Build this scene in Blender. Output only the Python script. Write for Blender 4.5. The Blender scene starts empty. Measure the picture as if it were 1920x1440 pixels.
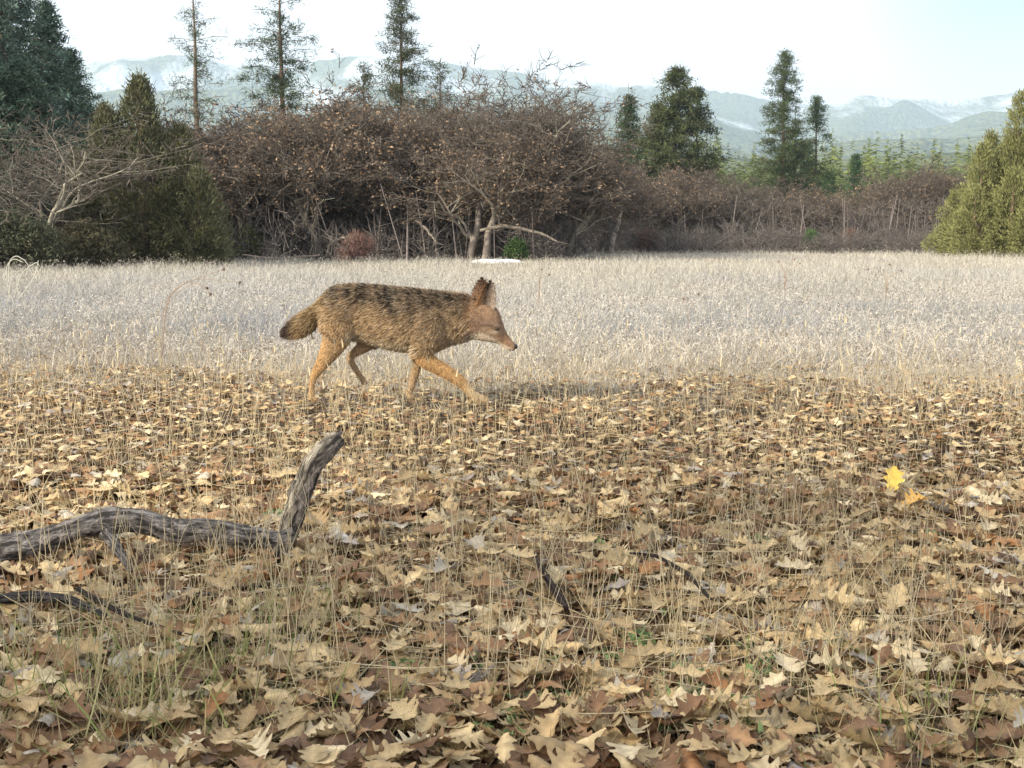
import bpy, math, random
import numpy as np
from mathutils import Vector
R = math.radians
random.seed(7); rng = np.random.default_rng(7)
S = bpy.context.scene; COL = S.collection

# ---------------------------------------------------------------- camera, sky, sun, exposure
CAM_H = 0.95; F = 960/math.tan(R(22.5)); HOR = 438.0
TH = math.atan((720-HOR)/F)
cam = bpy.data.objects.new('camera', bpy.data.cameras.new('camera')); COL.objects.link(cam)
cam.data.angle = R(45); cam.data.clip_start = 0.05; cam.data.clip_end = 30000
cam.location = (0, 0, CAM_H); cam.rotation_euler = (R(90)-TH, 0, 0); S.camera = cam
SUN_EL, SUN_AZ = 27, -128          # azimuth from +Y clockwise: over the camera's left shoulder
w = bpy.data.worlds.new('World'); S.world = w; w.use_nodes = True
nt = w.node_tree; nt.nodes.clear()
def N(nt, t, **k):
    n = nt.nodes.new(t)
    for a, b in k.items(): setattr(n, a, b)
    return n
L = nt.links.new
sky = N(nt, 'ShaderNodeTexSky'); sky.sky_type = 'NISHITA'; sky.sun_disc = False
sky.sun_elevation = R(SUN_EL); sky.sun_rotation = R(SUN_AZ); sky.dust_density = 2.0
tc = N(nt, 'ShaderNodeTexCoord'); mp = N(nt, 'ShaderNodeMapping'); mp.inputs['Scale'].default_value = (1.3, 1.3, 5.0)
nz = N(nt, 'ShaderNodeTexNoise'); nz.inputs['Scale'].default_value = 1.6; nz.inputs['Detail'].default_value = 7; nz.inputs['Roughness'].default_value = .55
mp.inputs['Location'].default_value = (0.4, 0.0, 0.2)
rp = N(nt, 'ShaderNodeValToRGB'); rp.color_ramp.elements[0].position = .38; rp.color_ramp.elements[1].position = .56
L(tc.outputs['Generated'], mp.inputs['Vector']); L(mp.outputs[0], nz.inputs['Vector']); L(nz.outputs['Fac'], rp.inputs['Fac'])
# the cloud deck: white, thick everywhere but a blue gap high to the right
vm = N(nt, 'ShaderNodeVectorMath', operation='DOT_PRODUCT'); vm.inputs[1].default_value = Vector((.37, .92, .215)).normalized()
L(tc.outputs['Generated'], vm.inputs[0])
mr = N(nt, 'ShaderNodeMapRange'); mr.inputs[1].default_value = .991; mr.inputs[2].default_value = .9995; mr.inputs[3].default_value = 1.0; mr.inputs[4].default_value = 0.0
L(vm.outputs['Value'], mr.inputs[0])
mxx = N(nt, 'ShaderNodeMath', operation='MAXIMUM'); L(rp.outputs['Color'], mxx.inputs[0]); L(mr.outputs[0], mxx.inputs[1])
mul = N(nt, 'ShaderNodeMath', operation='MULTIPLY'); mul.inputs[1].default_value = .93; L(mxx.outputs[0], mul.inputs[0])
mx = N(nt, 'ShaderNodeMix', data_type='RGBA'); L(mul.outputs[0], mx.inputs['Factor']); L(sky.outputs[0], mx.inputs[6])
mx.inputs[7].default_value = (6.9, 6.95, 7.1, 1)
bg = N(nt, 'ShaderNodeBackground'); bg.inputs['Strength'].default_value = .10
wo = N(nt, 'ShaderNodeOutputWorld'); L(mx.outputs[2], bg.inputs['Color']); L(bg.outputs[0], wo.inputs['Surface'])
sun = bpy.data.objects.new('sun', bpy.data.lights.new('sun', 'SUN')); COL.objects.link(sun)
sun.data.energy = 4.4; sun.data.angle = R(3); sun.data.color = (1.0, .87, .68)
sd = Vector((math.sin(R(SUN_AZ))*math.cos(R(SUN_EL)), math.cos(R(SUN_AZ))*math.cos(R(SUN_EL)), math.sin(R(SUN_EL))))
sun.rotation_euler = sd.to_track_quat('Z', 'Y').to_euler()
S.view_settings.view_transform = 'Standard'; S.view_settings.look = 'None'; S.view_settings.gamma = 1
S.view_settings.exposure = 1.0
S.cycles.max_bounces = 5; S.cycles.diffuse_bounces = 3; S.cycles.transmission_bounces = 3; S.cycles.glossy_bounces = 2
S.cycles.transparent_max_bounces = 4; S.cycles.volume_bounces = 1; S.cycles.use_denoising = True; S.cycles.denoiser = 'OPENIMAGEDENOISE'; S.cycles.denoising_input_passes = 'RGB_ALBEDO_NORMAL'; S.cycles.denoising_prefilter = 'ACCURATE'
S.cycles.sample_clamp_indirect = 5

# ---------------------------------------------------------------- helpers
def at(px, py, D):                  # world point at forward distance D seen at pixel px,py of the 1920x1440 photograph
    u = (px-960)/F; v = (720-py)/F
    dy = math.cos(TH)+v*math.sin(TH); dz = -math.sin(TH)+v*math.cos(TH)
    t = D/dy
    return Vector((u*t, D, CAM_H+dz*t))
def gnd(px, py):
    u = (px-960)/F; v = (720-py)/F
    dy = math.cos(TH)+v*math.sin(TH); dz = -math.sin(TH)+v*math.cos(TH)
    t = CAM_H/-dz
    return Vector((u*t, dy*t, 0))
def vnoise(x, y, s=0):              # cheap value noise, -1..1
    x = np.asarray(x, float); y = np.asarray(y, float)
    xi = np.floor(x); yi = np.floor(y); fx = x-xi; fy = y-yi
    fx = fx*fx*(3-2*fx); fy = fy*fy*(3-2*fy)
    def h(a, b):
        q = np.sin(a*127.1+b*311.7+s*74.7)*43758.5453
        return q-np.floor(q)
    return 2*((h(xi, yi)*(1-fx)+h(xi+1, yi)*fx)*(1-fy)+(h(xi, yi+1)*(1-fx)+h(xi+1, yi+1)*fx)*fy)-1
def fbm(x, y, o=4, s=0):
    r = 0; a = 1; t = 0
    for i in range(o):
        r = r+a*vnoise(np.asarray(x)*2**i, np.asarray(y)*2**i, s+i*3.1); t += a; a *= .5
    return r/t
def gz(x, y):                       # ground height
    x = np.asarray(x, float); y = np.asarray(y, float)
    near = np.clip(1-y/60, 0.0, 1)
    return .035*fbm(x*.55, y*.55, 3, 5)*near+.05*fbm(x*.12+9, y*.12, 2, 2)*np.clip(y/20, 0, 1)*np.clip(2-y/60, 0, 1)

def mesh(name, V, faces, col=None, mat=None, parent=None, smooth=False):
    V = np.ascontiguousarray(V, dtype=np.float32)
    if not isinstance(faces, (list, tuple)): faces = [faces]
    faces = [np.asarray(f, dtype=np.int32) for f in faces if len(f)]
    m = bpy.data.meshes.new(name)
    m.vertices.add(len(V)); m.vertices.foreach_set('co', V.ravel())
    idx = np.concatenate([f.ravel() for f in faces]); sz = np.concatenate([np.full(len(f), f.shape[1], np.int32) for f in faces])
    st = np.concatenate([[0], np.cumsum(sz)[:-1]]).astype(np.int32)
    m.loops.add(len(idx)); m.loops.foreach_set('vertex_index', idx)
    m.polygons.add(len(sz)); m.polygons.foreach_set('loop_start', st)
    if smooth: m.polygons.foreach_set('use_smooth', np.ones(len(sz), bool))
    if col is not None:
        c = np.ones((len(V), 4), np.float32); c[:, :3] = col
        a = m.color_attributes.new('Col', 'FLOAT_COLOR', 'POINT'); a.data.foreach_set('color', c.ravel())
    m.update(); m.validate()
    if mat: m.materials.append(mat)
    if name is None: return m
    o = bpy.data.objects.new(name, m); COL.objects.link(o)
    if parent: o.parent = parent
    return o
def tag(o, label=None, cat=None, group=None, kind=None):
    if label: o['label'] = label
    if cat: o['category'] = cat
    if group: o['group'] = group
    if kind: o['kind'] = kind
    return o
def empty(name, loc, rz=0, sc=1):
    o = bpy.data.objects.new(name, None); COL.objects.link(o); o.location = loc; o.rotation_euler = (0, 0, rz)
    o.scale = (sc, sc, sc) if not hasattr(sc, '__len__') else sc; o.empty_display_size = .3
    return o
def child(name, me, parent):
    o = bpy.data.objects.new(name, me); COL.objects.link(o); o.parent = parent; return o

def mat_attr(name, rough=.85, trans=0.0, bump=None, mulnoise=None, spec=.2):
    m = bpy.data.materials.new(name); m.use_nodes = True; t = m.node_tree; p = t.nodes['Principled BSDF']
    p.inputs['Roughness'].default_value = rough; p.inputs['Specular IOR Level'].default_value = spec
    a = N(t, 'ShaderNodeAttribute'); a.attribute_name = 'Col'; out = a.outputs['Color']
    if mulnoise:
        tc = N(t, 'ShaderNodeTexCoord'); n = N(t, 'ShaderNodeTexNoise'); n.inputs['Scale'].default_value = mulnoise[0]; n.inputs['Detail'].default_value = 6
        t.links.new(tc.outputs['Object'], n.inputs['Vector'])
        r = N(t, 'ShaderNodeMapRange'); r.inputs[1].default_value = .3; r.inputs[2].default_value = .7; r.inputs[3].default_value = 1-mulnoise[1]; r.inputs[4].default_value = 1+mulnoise[1]
        t.links.new(n.outputs['Fac'], r.inputs[0])
        v = N(t, 'ShaderNodeVectorMath', operation='SCALE'); t.links.new(out, v.inputs[0]); t.links.new(r.outputs[0], v.inputs['Scale']); out = v.outputs[0]
    t.links.new(out, p.inputs['Base Color'])
    if bump:
        tc = N(t, 'ShaderNodeTexCoord'); n = N(t, 'ShaderNodeTexNoise'); n.inputs['Scale'].default_value = bump[0]; n.inputs['Detail'].default_value = 5
        t.links.new(tc.outputs['Object'], n.inputs['Vector'])
        b = N(t, 'ShaderNodeBump'); b.inputs['Strength'].default_value = bump[1]; b.inputs['Distance'].default_value = bump[2]
        t.links.new(n.outputs['Fac'], b.inputs['Height']); t.links.new(b.outputs[0], p.inputs['Normal'])
    if trans:
        tr = N(t, 'ShaderNodeBsdfTranslucent'); ms = N(t, 'ShaderNodeMixShader'); ms.inputs[0].default_value = trans
        t.links.new(out, tr.inputs['Color']); t.links.new(p.outputs[0], ms.inputs[1]); t.links.new(tr.outputs[0], ms.inputs[2])
        t.links.new(ms.outputs[0], t.nodes['Material Output'].inputs['Surface'])
    return m
M_leaf = mat_attr('dry_leaf', .62, .18, mulnoise=(45, .28), spec=.3)
M_grass = mat_attr('dry_grass', .7, .2)
M_twig = mat_attr('twig_bark', .9)
M_bark = mat_attr('bark', .92, mulnoise=(14, .35), bump=(30, .6, .02))
M_needle = mat_attr('needles', .7, .12)
M_fur = mat_attr('fur', .75, spec=.15)
M_skin = mat_attr('coat', .9, mulnoise=(60, .25), bump=(90, .4, .006), spec=.1)
M_snow = mat_attr('snow', .6)

def tubes(P0, P1, R0, R1, n=3):     # many straight tapered tubes at once
    P0 = np.asarray(P0, float); P1 = np.asarray(P1, float); d = P1-P0; l = np.linalg.norm(d, axis=1, keepdims=True)+1e-9; d = d/l
    up = np.where(np.abs(d[:, 2:3]) > .9, np.array([[1., 0, 0]]), np.array([[0., 0, 1]]))
    a = np.cross(d, up); a /= np.linalg.norm(a, axis=1, keepdims=True)+1e-9; b = np.cross(d, a)
    K = len(P0); V = np.empty((K, 2*n, 3))
    for i in range(n):
        t = 2*math.pi*i/n; off = a*math.cos(t)+b*math.sin(t)
        V[:, i] = P0+off*np.reshape(R0, (-1, 1)); V[:, n+i] = P1+off*np.reshape(R1, (-1, 1))
    base = (np.arange(K)*2*n)[:, None]
    q = np.array([[i, (i+1) % n, n+(i+1) % n, n+i] for i in range(n)])
    return V.reshape(-1, 3), (base[:, :, None]+q[None]).reshape(-1, 4)
def path_tube(P, Rr, n=8, cap=True, off=0, lat=1.0):
    P = np.asarray(P, float); K = len(P); T = np.gradient(P, axis=0); T /= np.linalg.norm(T, axis=1, keepdims=True)+1e-9
    ref = np.array([0, 0, 1.]) if abs(T[0][2]) < .9 else np.array([1., 0, 0])
    a = np.cross(T[0], ref); a /= np.linalg.norm(a); V = []
    Rr = np.asarray(Rr, float)
    for k in range(K):
        a = a-T[k]*a.dot(T[k]); a /= np.linalg.norm(a)+1e-9; b = np.cross(T[k], a)
        for i in range(n):
            t = 2*math.pi*i/n; V.append(P[k]+Rr[k]*(a*math.cos(t)*lat+b*math.sin(t)))
    q = [[off+k*n+i, off+k*n+(i+1) % n, off+(k+1)*n+(i+1) % n, off+(k+1)*n+i] for k in range(K-1) for i in range(n)]
    tr = []
    if cap:
        V.append(P[0]); V.append(P[-1]); c0 = off+K*n; c1 = c0+1
        tr = [[c0, off+(i+1) % n, off+i] for i in range(n)]+[[c1, off+(K-1)*n+i, off+(K-1)*n+(i+1) % n] for i in range(n)]
    return np.array(V), q, tr
def blades(P, Dv, Ln, W, bend=None):    # tapered two-quad blades: P root, Dv direction, returns verts, quads, tris
    P = np.asarray(P, float); K = len(P); Dv = Dv/(np.linalg.norm(Dv, axis=1, keepdims=True)+1e-9)
    sd = np.cross(Dv, rng.normal(size=(K, 3))); sd /= np.linalg.norm(sd, axis=1, keepdims=True)+1e-9
    Ln = np.reshape(Ln, (-1, 1)); W = np.reshape(W, (-1, 1))*.5
    mid = P+Dv*Ln*.5; tip = P+Dv*Ln
    if bend is not None: mid = mid+bend*.3; tip = tip+bend
    V = np.stack([P-sd*W, P+sd*W, mid+sd*W*.8, mid-sd*W*.8, tip], 1).reshape(-1, 3)
    b = (np.arange(K)*5)[:, None]
    return V, b+np.array([[0, 1, 2, 3]]), b+np.array([[3, 2, 4]])
class Acc:
    def __init__(s): s.V = []; s.F = {3: [], 4: []}; s.C = []; s.n = 0
    def add(s, V, fs, col):
        V = np.asarray(V, float)
        if not len(V): return
        for f in fs:
            f = np.asarray(f)
            if len(f): s.F[f.shape[1]].append(f+s.n)
        s.V.append(V); c = np.asarray(col, float)
        if c.ndim == 1: c = np.tile(c, (len(V), 1))
        s.C.append(c); s.n += len(V)
    def build(s, name, mat, parent=None, smooth=False):
        return mesh(name, np.concatenate(s.V), [np.concatenate(f) for f in s.F.values() if f], np.concatenate(s.C), mat, parent, smooth)
def unit(n):
    v = rng.normal(size=(n, 3)); return v/np.linalg.norm(v, axis=1, keepdims=True)

# ---------------------------------------------------------------- setting: ground
def graded(a, b, n, p): t = np.linspace(0, 1, n); return a+(b-a)*t**p
ys = np.concatenate([-graded(0, 30, 20, 2)[::-1], graded(0.05, 140, 320, 2.0), graded(145, 9000, 40, 2)])
xh = graded(0, 110, 150, 1.8); xo = graded(115, 7000, 22, 2)
xs = np.concatenate([-xo[::-1], -xh[::-1], xh[1:], xo])
X, Y = np.meshgrid(xs, ys); Z = gz(X, Y)
n1, n2 = X.shape; ii = np.arange(n1*n2).reshape(n1, n2)
Q = np.stack([ii[:-1, :-1], ii[:-1, 1:], ii[1:, 1:], ii[1:, :-1]], -1).reshape(-1, 4)
gm = bpy.data.materials.new('ground'); gm.use_nodes = True; t = gm.node_tree; p = t.nodes['Principled BSDF']; p.inputs['Roughness'].default_value = .95
p.inputs['Specular IOR Level'].default_value = .1
geo = N(t, 'ShaderNodeNewGeometry'); sx = N(t, 'ShaderNodeSeparateXYZ'); t.links.new(geo.outputs['Position'], sx.inputs[0])
n1_ = N(t, 'ShaderNodeTexNoise'); n1_.inputs['Scale'].default_value = .8; n1_.inputs['Detail'].default_value = 6; t.links.new(geo.outputs['Position'], n1_.inputs['Vector'])
ad = N(t, 'ShaderNodeMath', operation='MULTIPLY_ADD'); t.links.new(n1_.outputs['Fac'], ad.inputs[0]); ad.inputs[1].default_value = 4; t.links.new(sx.outputs['Y'], ad.inputs[2])
r1 = N(t, 'ShaderNodeMapRange'); r1.inputs[1].default_value = 8; r1.inputs[2].default_value = 12; t.links.new(ad.outputs[0], r1.inputs[0])
n2_ = N(t, 'ShaderNodeTexNoise'); n2_.inputs['Scale'].default_value = 25; n2_.inputs['Detail'].default_value = 8; t.links.new(geo.outputs['Position'], n2_.inputs['Vector'])
c1 = N(t, 'ShaderNodeValToRGB'); c1.color_ramp.elements[0].color = (.02, .013, .009, 1); c1.color_ramp.elements[1].color = (.10, .065, .04, 1); t.links.new(n2_.outputs['Fac'], c1.inputs[0])
c2 = N(t, 'ShaderNodeValToRGB'); c2.color_ramp.elements[0].color = (.20, .17, .14, 1); c2.color_ramp.elements[1].color = (.50, .46, .42, 1); t.links.new(n2_.outputs['Fac'], c2.inputs[0])
mm = N(t, 'ShaderNodeMix', data_type='RGBA'); t.links.new(r1.outputs[0], mm.inputs['Factor']); t.links.new(c1.outputs[0], mm.inputs[6]); t.links.new(c2.outputs[0], mm.inputs[7])
r2 = N(t, 'ShaderNodeMapRange'); r2.inputs[1].default_value = 150; r2.inputs[2].default_value = 260; t.links.new(sx.outputs['Y'], r2.inputs[0])
m3 = N(t, 'ShaderNodeMix', data_type='RGBA'); t.links.new(r2.outputs[0], m3.inputs['Factor']); t.links.new(mm.outputs[2], m3.inputs[6]); m3.inputs[7].default_value = (.10, .10, .05, 1)
t.links.new(m3.outputs[2], p.inputs['Base Color'])
bp = N(t, 'ShaderNodeBump'); bp.inputs['Strength'].default_value = .6; bp.inputs['Distance'].default_value = .02; t.links.new(n2_.outputs['Fac'], bp.inputs['Height']); t.links.new(bp.outputs[0], p.inputs['Normal'])
g = mesh('ground', np.stack([X, Y, Z], -1).reshape(-1, 3), Q, None, gm, smooth=True); tag(g, kind='structure')

# ---------------------------------------------------------------- setting: hills (real terrain, 0.5 to 6.5 km away)
def crest(pts, D):
    xs_ = np.array([a for a, b in pts], float); hs = np.array([(HOR-b)/F*D for a, b in pts]); return xs_, hs
RIDGES = [  # distance, depth of slope toward us, crest line (pixel x, pixel y)
 (5600, 1900, [(-500, 150), (0, 140), (160, 128), (330, 124), (450, 140), (560, 142), (640, 130), (700, 131), (830, 136), (900, 140), (1000, 150), (1090, 163), (1170, 172), (1250, 165), (1320, 180), (1420, 198), (1500, 200), (1560, 197), (1600, 188), (1660, 192), (1740, 190), (1800, 200), (1860, 190), (1920, 176), (2400, 150)]),
 (3900, 1300, [(-500, 230), (0, 200), (200, 178), (420, 170), (560, 178), (640, 168), (760, 180), (900, 192), (1030, 186), (1100, 196), (1200, 238), (1300, 214), (1400, 246), (1480, 280), (1560, 262), (1640, 250), (1740, 252), (1830, 222), (1920, 214), (2400, 190)]),
 (2500, 900, [(-500, 300), (0, 290), (400, 262), (700, 250), (900, 240), (1040, 238), (1140, 262), (1230, 285), (1330, 268), (1440, 296), (1560, 275), (1680, 262), (1800, 272), (1920, 250), (2400, 240)]),
 (1250, 600, [(-500, 330), (0, 330), (500, 320), (900, 300), (1100, 292), (1300, 300), (1500, 306), (1700, 300), (1920, 292), (2400, 285)]),
]
az = np.linspace(-.75, .75, 900)     # tangent of azimuth = u
ds = np.concatenate([np.linspace(520, 1400, 60), np.linspace(1420, 4200, 120), np.linspace(4230, 7400, 90)])
U, Dd = np.meshgrid(az, ds); PX = 960+U*F*1.007
H = np.full(U.shape, -30.0)
for (Dr, dep, pts) in RIDGES:
    a, h = crest(pts, Dr); hc = sum(np.interp(PX+q_, a, h) for q_ in (-36, -18, 0, 18, 36))/5
    hc = hc*(1+.022*fbm(PX/60, PX*0+Dr, 4, 3))
    xw = U*Dr
    shift = dep*.30*fbm(xw/500, Dd/700, 4, Dr*.01)
    tt = (Dd-Dr+np.where(Dd < Dr-50, shift, 0))/dep
    prof = np.where(tt < 0, np.clip(1+tt, 0, 1), np.clip(1-tt*.8, 0, 1)); prof = prof**.9
    H = np.maximum(H, hc*prof-30*(prof <= 0))
spur = fbm(U*Dd/260, Dd/330, 5, 11)
H = H+np.clip(H, 0, 200)/200*22*spur
V = np.stack([U*Dd, Dd, H], -1).reshape(-1, 3); n1, n2 = U.shape; ii = np.arange(n1*n2).reshape(n1, n2)
Q = np.stack([ii[:-1, :-1], ii[:-1, 1:], ii[1:, 1:], ii[1:, :-1]], -1).reshape(-1, 4)
hm = bpy.data.materials.new('wooded_hills'); hm.use_nodes = True; t = hm.node_tree; p = t.nodes['Principled BSDF']; p.inputs['Roughness'].default_value = 1; p.inputs['Specular IOR Level'].default_value = 0
geo = N(t, 'ShaderNodeNewGeometry')
na = N(t, 'ShaderNodeTexNoise'); na.inputs['Scale'].default_value = .0022; na.inputs['Detail'].default_value = 9; na.inputs['Roughness'].default_value = .62; t.links.new(geo.outputs['Position'], na.inputs['Vector'])
nb = N(t, 'ShaderNodeTexVoronoi'); nb.inputs['Scale'].default_value = .055; t.links.new(geo.outputs['Position'], nb.inputs['Vector'])
sx = N(t, 'ShaderNodeSeparateXYZ'); t.links.new(geo.outputs['Position'], sx.inputs[0])
hr = N(t, 'ShaderNodeMapRange'); hr.inputs[1].default_value = 60; hr.inputs[2].default_value = 650; hr.inputs[3].default_value = -.10; hr.inputs[4].default_value = .13; t.links.new(sx.outputs['Z'], hr.inputs[0])
a1 = N(t, 'ShaderNodeMath', operation='ADD'); t.links.new(na.outputs['Fac'], a1.inputs[0]); t.links.new(hr.outputs[0], a1.inputs[1])
sn = N(t, 'ShaderNodeMapRange'); sn.inputs[1].default_value = .585; sn.inputs[2].default_value = .68; t.links.new(a1.outputs[0], sn.inputs[0])
fc = N(t, 'ShaderNodeValToRGB'); fc.color_ramp.elements[0].color = (.17, .18, .07, 1); fc.color_ramp.elements[0].position = .1; fc.color_ramp.elements[1].color = (.045, .06, .035, 1); fc.color_ramp.elements[1].position = .8
sc_ = N(t, 'ShaderNodeMath', operation='MULTIPLY'); sc_.inputs[1].default_value = 1.0; t.links.new(nb.outputs['Distance'], sc_.inputs[0]); t.links.new(sc_.outputs[0], fc.inputs[0])
fm = N(t, 'ShaderNodeMix', data_type='RGBA'); t.links.new(sn.outputs[0], fm.inputs['Factor']); t.links.new(fc.outputs[0], fm.inputs[6]); fm.inputs[7].default_value = (.46, .50, .56, 1)
t.links.new(fm.outputs[2], p.inputs['Base Color'])
bp = N(t, 'ShaderNodeBump'); bp.invert = True; bp.inputs['Strength'].default_value = 1; bp.inputs['Distance'].default_value = 10; t.links.new(nb.outputs['Distance'], bp.inputs['Height']); t.links.new(bp.outputs[0], p.inputs['Normal'])
o = mesh('hills', V, Q, None, hm, smooth=True); tag(o, kind='structure')

# ---------------------------------------------------------------- trees: bare oaks
def oak_parts(seed, H=5.5, spread=1.0, leafy=1.0, lichen=0.0, lean=0.0, thin=1.0, fat=1.0):
    rs = random.Random(seed); segs = []; tw0 = []; tw1 = []; twr = []; trunkV = Acc(); brV = Acc()
    bark = np.array([.128, .113, .100]); pale = np.array([.34, .33, .27])
    def colr(z0, r):
        k = min(1, lichen*(r < .05)*rs.random()**1.2+.5*rs.random()**2*(r < .08))
        return bark*(1-k)+pale*k
    def grow(p, d, r, ln, lev):
        k = max(3, int(4+ln*1.5)) if lev < 3 else 3; P = [p]; Rr = [r]; st = ln/k; dirs = [d]
        for i in range(k):
            wob = (.16, .34, .42, .5)[min(lev, 3)]
            d = d+Vector((rs.gauss(0, wob), rs.gauss(0, wob), rs.gauss(0, wob*.7)+(.10 if lev else .05)))
            d.normalize()
            if d.z < -.35: d.z = -.2
            if p.z < .5 and d.z < 0: d.z = .1
            p = p+d*st; P.append(p); Rr.append(r*(1-.75*(i+1)/k) if lev else r*(1-.35*(i+1)/k)); dirs.append(d)
        Pn = np.array([tuple(q) for q in P])
        v, q, tr = path_tube(Pn, Rr, (8, 6, 4, 3)[min(lev, 3)], cap=False)
        (trunkV if lev == 0 else brV).add(v, [q], colr(0, r)*(1.55 if lev < 3 else .85))
        if lev == 3:
            for _ in range(int((7*spread+3)*thin)):
                i = rs.random()*k; a = int(i); f = i-a; b = P[a].lerp(P[a+1], f)
                dd = dirs[a]+Vector((rs.gauss(0, .8), rs.gauss(0, .8), rs.gauss(0, .7)+.1)); dd.normalize()
                l = H*.035*(.5+rs.random()); tw0.append(tuple(b)); tw1.append(tuple(b+dd*l))
            return
        nch = (rs.randint(5, 7), rs.randint(5, 7), rs.randint(5, 7))[lev]
        for c in range(nch):
            t_ = (.30+.70*rs.random()) if lev == 0 else (.2+.8*(c+rs.random())/nch)
            i = min(t_, .999)*k; a = int(i); b = P[a].lerp(P[a+1], i-a)
            ang = rs.uniform(0, 6.283); side = Vector((math.cos(ang), math.sin(ang), rs.uniform(-.35, .5)))
            dd = dirs[a]*(.55 if lev else .75)+side*(.9 if lev else .8); dd.normalize()
            grow(b, dd, Rr[min(a+1, k)]*(.62 if lev == 0 else .55), ln*rs.uniform(.55, .8)*(1.3*spread if lev == 0 else 1), lev+1)
    nst = rs.choice([1, 1, 2, 2, 3])
    for s in range(nst):
        grow(Vector((rs.gauss(0, .12)*nst, rs.gauss(0, .12)*nst, -.1)), Vector((lean+rs.gauss(0, .12)*nst, rs.gauss(0, .10)*nst, 1)).normalized(), H*.019*fat/(nst**.4), H*.33, 0)
    T0 = np.array(tw0); T1 = np.array(tw1); K = len(T0)
    # second order twiglets
    rep = 3 if thin > .5 else 1; i = np.repeat(np.arange(K), rep); f = rng.random(len(i))[:, None]
    B0 = T0[i]*(1-f)+T1[i]*f; B1 = B0+(T1[i]-T0[i])*.5+unit(len(i))*H*.022*rng.uniform(.5, 1.6, (len(i), 1))
    v, q = tubes(T0, T1, .010, .005, 3); c = np.repeat(bark*(.5+.6*rng.random((K, 1)))*(1, .97, .93)+lichen*.07*rng.random((K, 1)), 6, 0); brV.add(v, [q], c)
    v, q = tubes(B0, B1, .006, .003, 3); c = np.repeat(bark*(.5+.65*rng.random((len(i), 1)))*(1.0, .96, .92), 6, 0); brV.add(v, [q], c)
    scale = 1.0
    allv = np.concatenate(brV.V); top = np.percentile(allv[:, 2], 99.7); scale = H/top
    nl = int(len(i)*.34*leafy)
    res = [trunkV, brV]
    lf = None
    if nl > 50:
        cl = fbm(B1[:, 0]*1.1+seed, B1[:, 2]*1.1+B1[:, 1], 3, seed)+rng.random(len(B1))*1.6
        j = np.argsort(-cl)[:nl]; P = B1[j]
        lf = Acc(); P = np.repeat(P, 2, 0)+rng.normal(size=(2*len(P), 3))*.04; K2 = len(P)
        a = unit(K2); b = np.cross(a, unit(K2)); s1 = rng.uniform(.022, .048, (K2, 1)); s2 = s1*.6
        V = np.stack([P-a*s1, P+b*s2, P+a*s1, P-b*s2+np.cross(a, b)*.02], 1).reshape(-1, 3)
        cc = np.where(rng.random((K2, 1)) < .5, np.array([[.25, .175, .11]]), np.array([[.14, .105, .08]]))*(.6+.9*rng.random((K2, 1)))
        lf.add(V, [(np.arange(K2)*4)[:, None]+np.array([[0, 1, 2, 3]])], np.repeat(cc, 4, 0))
    meshes = []
    for acc, nm, mt in ((trunkV, 'trunk', M_bark), (brV, 'branches', M_twig), (lf, 'dead_leaves', M_leaf)):
        if acc is None: continue
        acc.V = [x*scale for x in acc.V]
        o = acc.build(nm, mt, smooth=nm == 'trunk'); meshes.append((nm, o.data)); bpy.data.objects.remove(o)
    return meshes
OAKS = [oak_parts(11, 5.6, 1.0, 1.2, .4, 0, .6, 1.2), oak_parts(23, 5.8, 1.15, 1.6, .3, .1, .58, 1.2), oak_parts(37, 5.4, 1.0, 1.0, .45, 0, .6, 1.1), oak_parts(41, 6.0, 1.1, .08, .3, .1, .52, 1.15),
        oak_parts(59, 5.0, .9, .5, .3, 0, .75), oak_parts(67, 5.6, 1.25, .0, .38, .15, .26, .6)]
def plant(name, parts, px, D, H, H0, rz, label, cat='tree', group=None, wide=1.0):
    x = (px-960)/F*D; s = H/H0
    e = empty(name, (x, D, float(gz(x, D))), rz, (s*wide, s*wide, s))
    tag(e, label, cat, group)
    for nm, me in parts: child(nm, me, e)
    return e
def ht(D, topy): return (HOR-topy)/F*D+CAM_H
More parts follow.
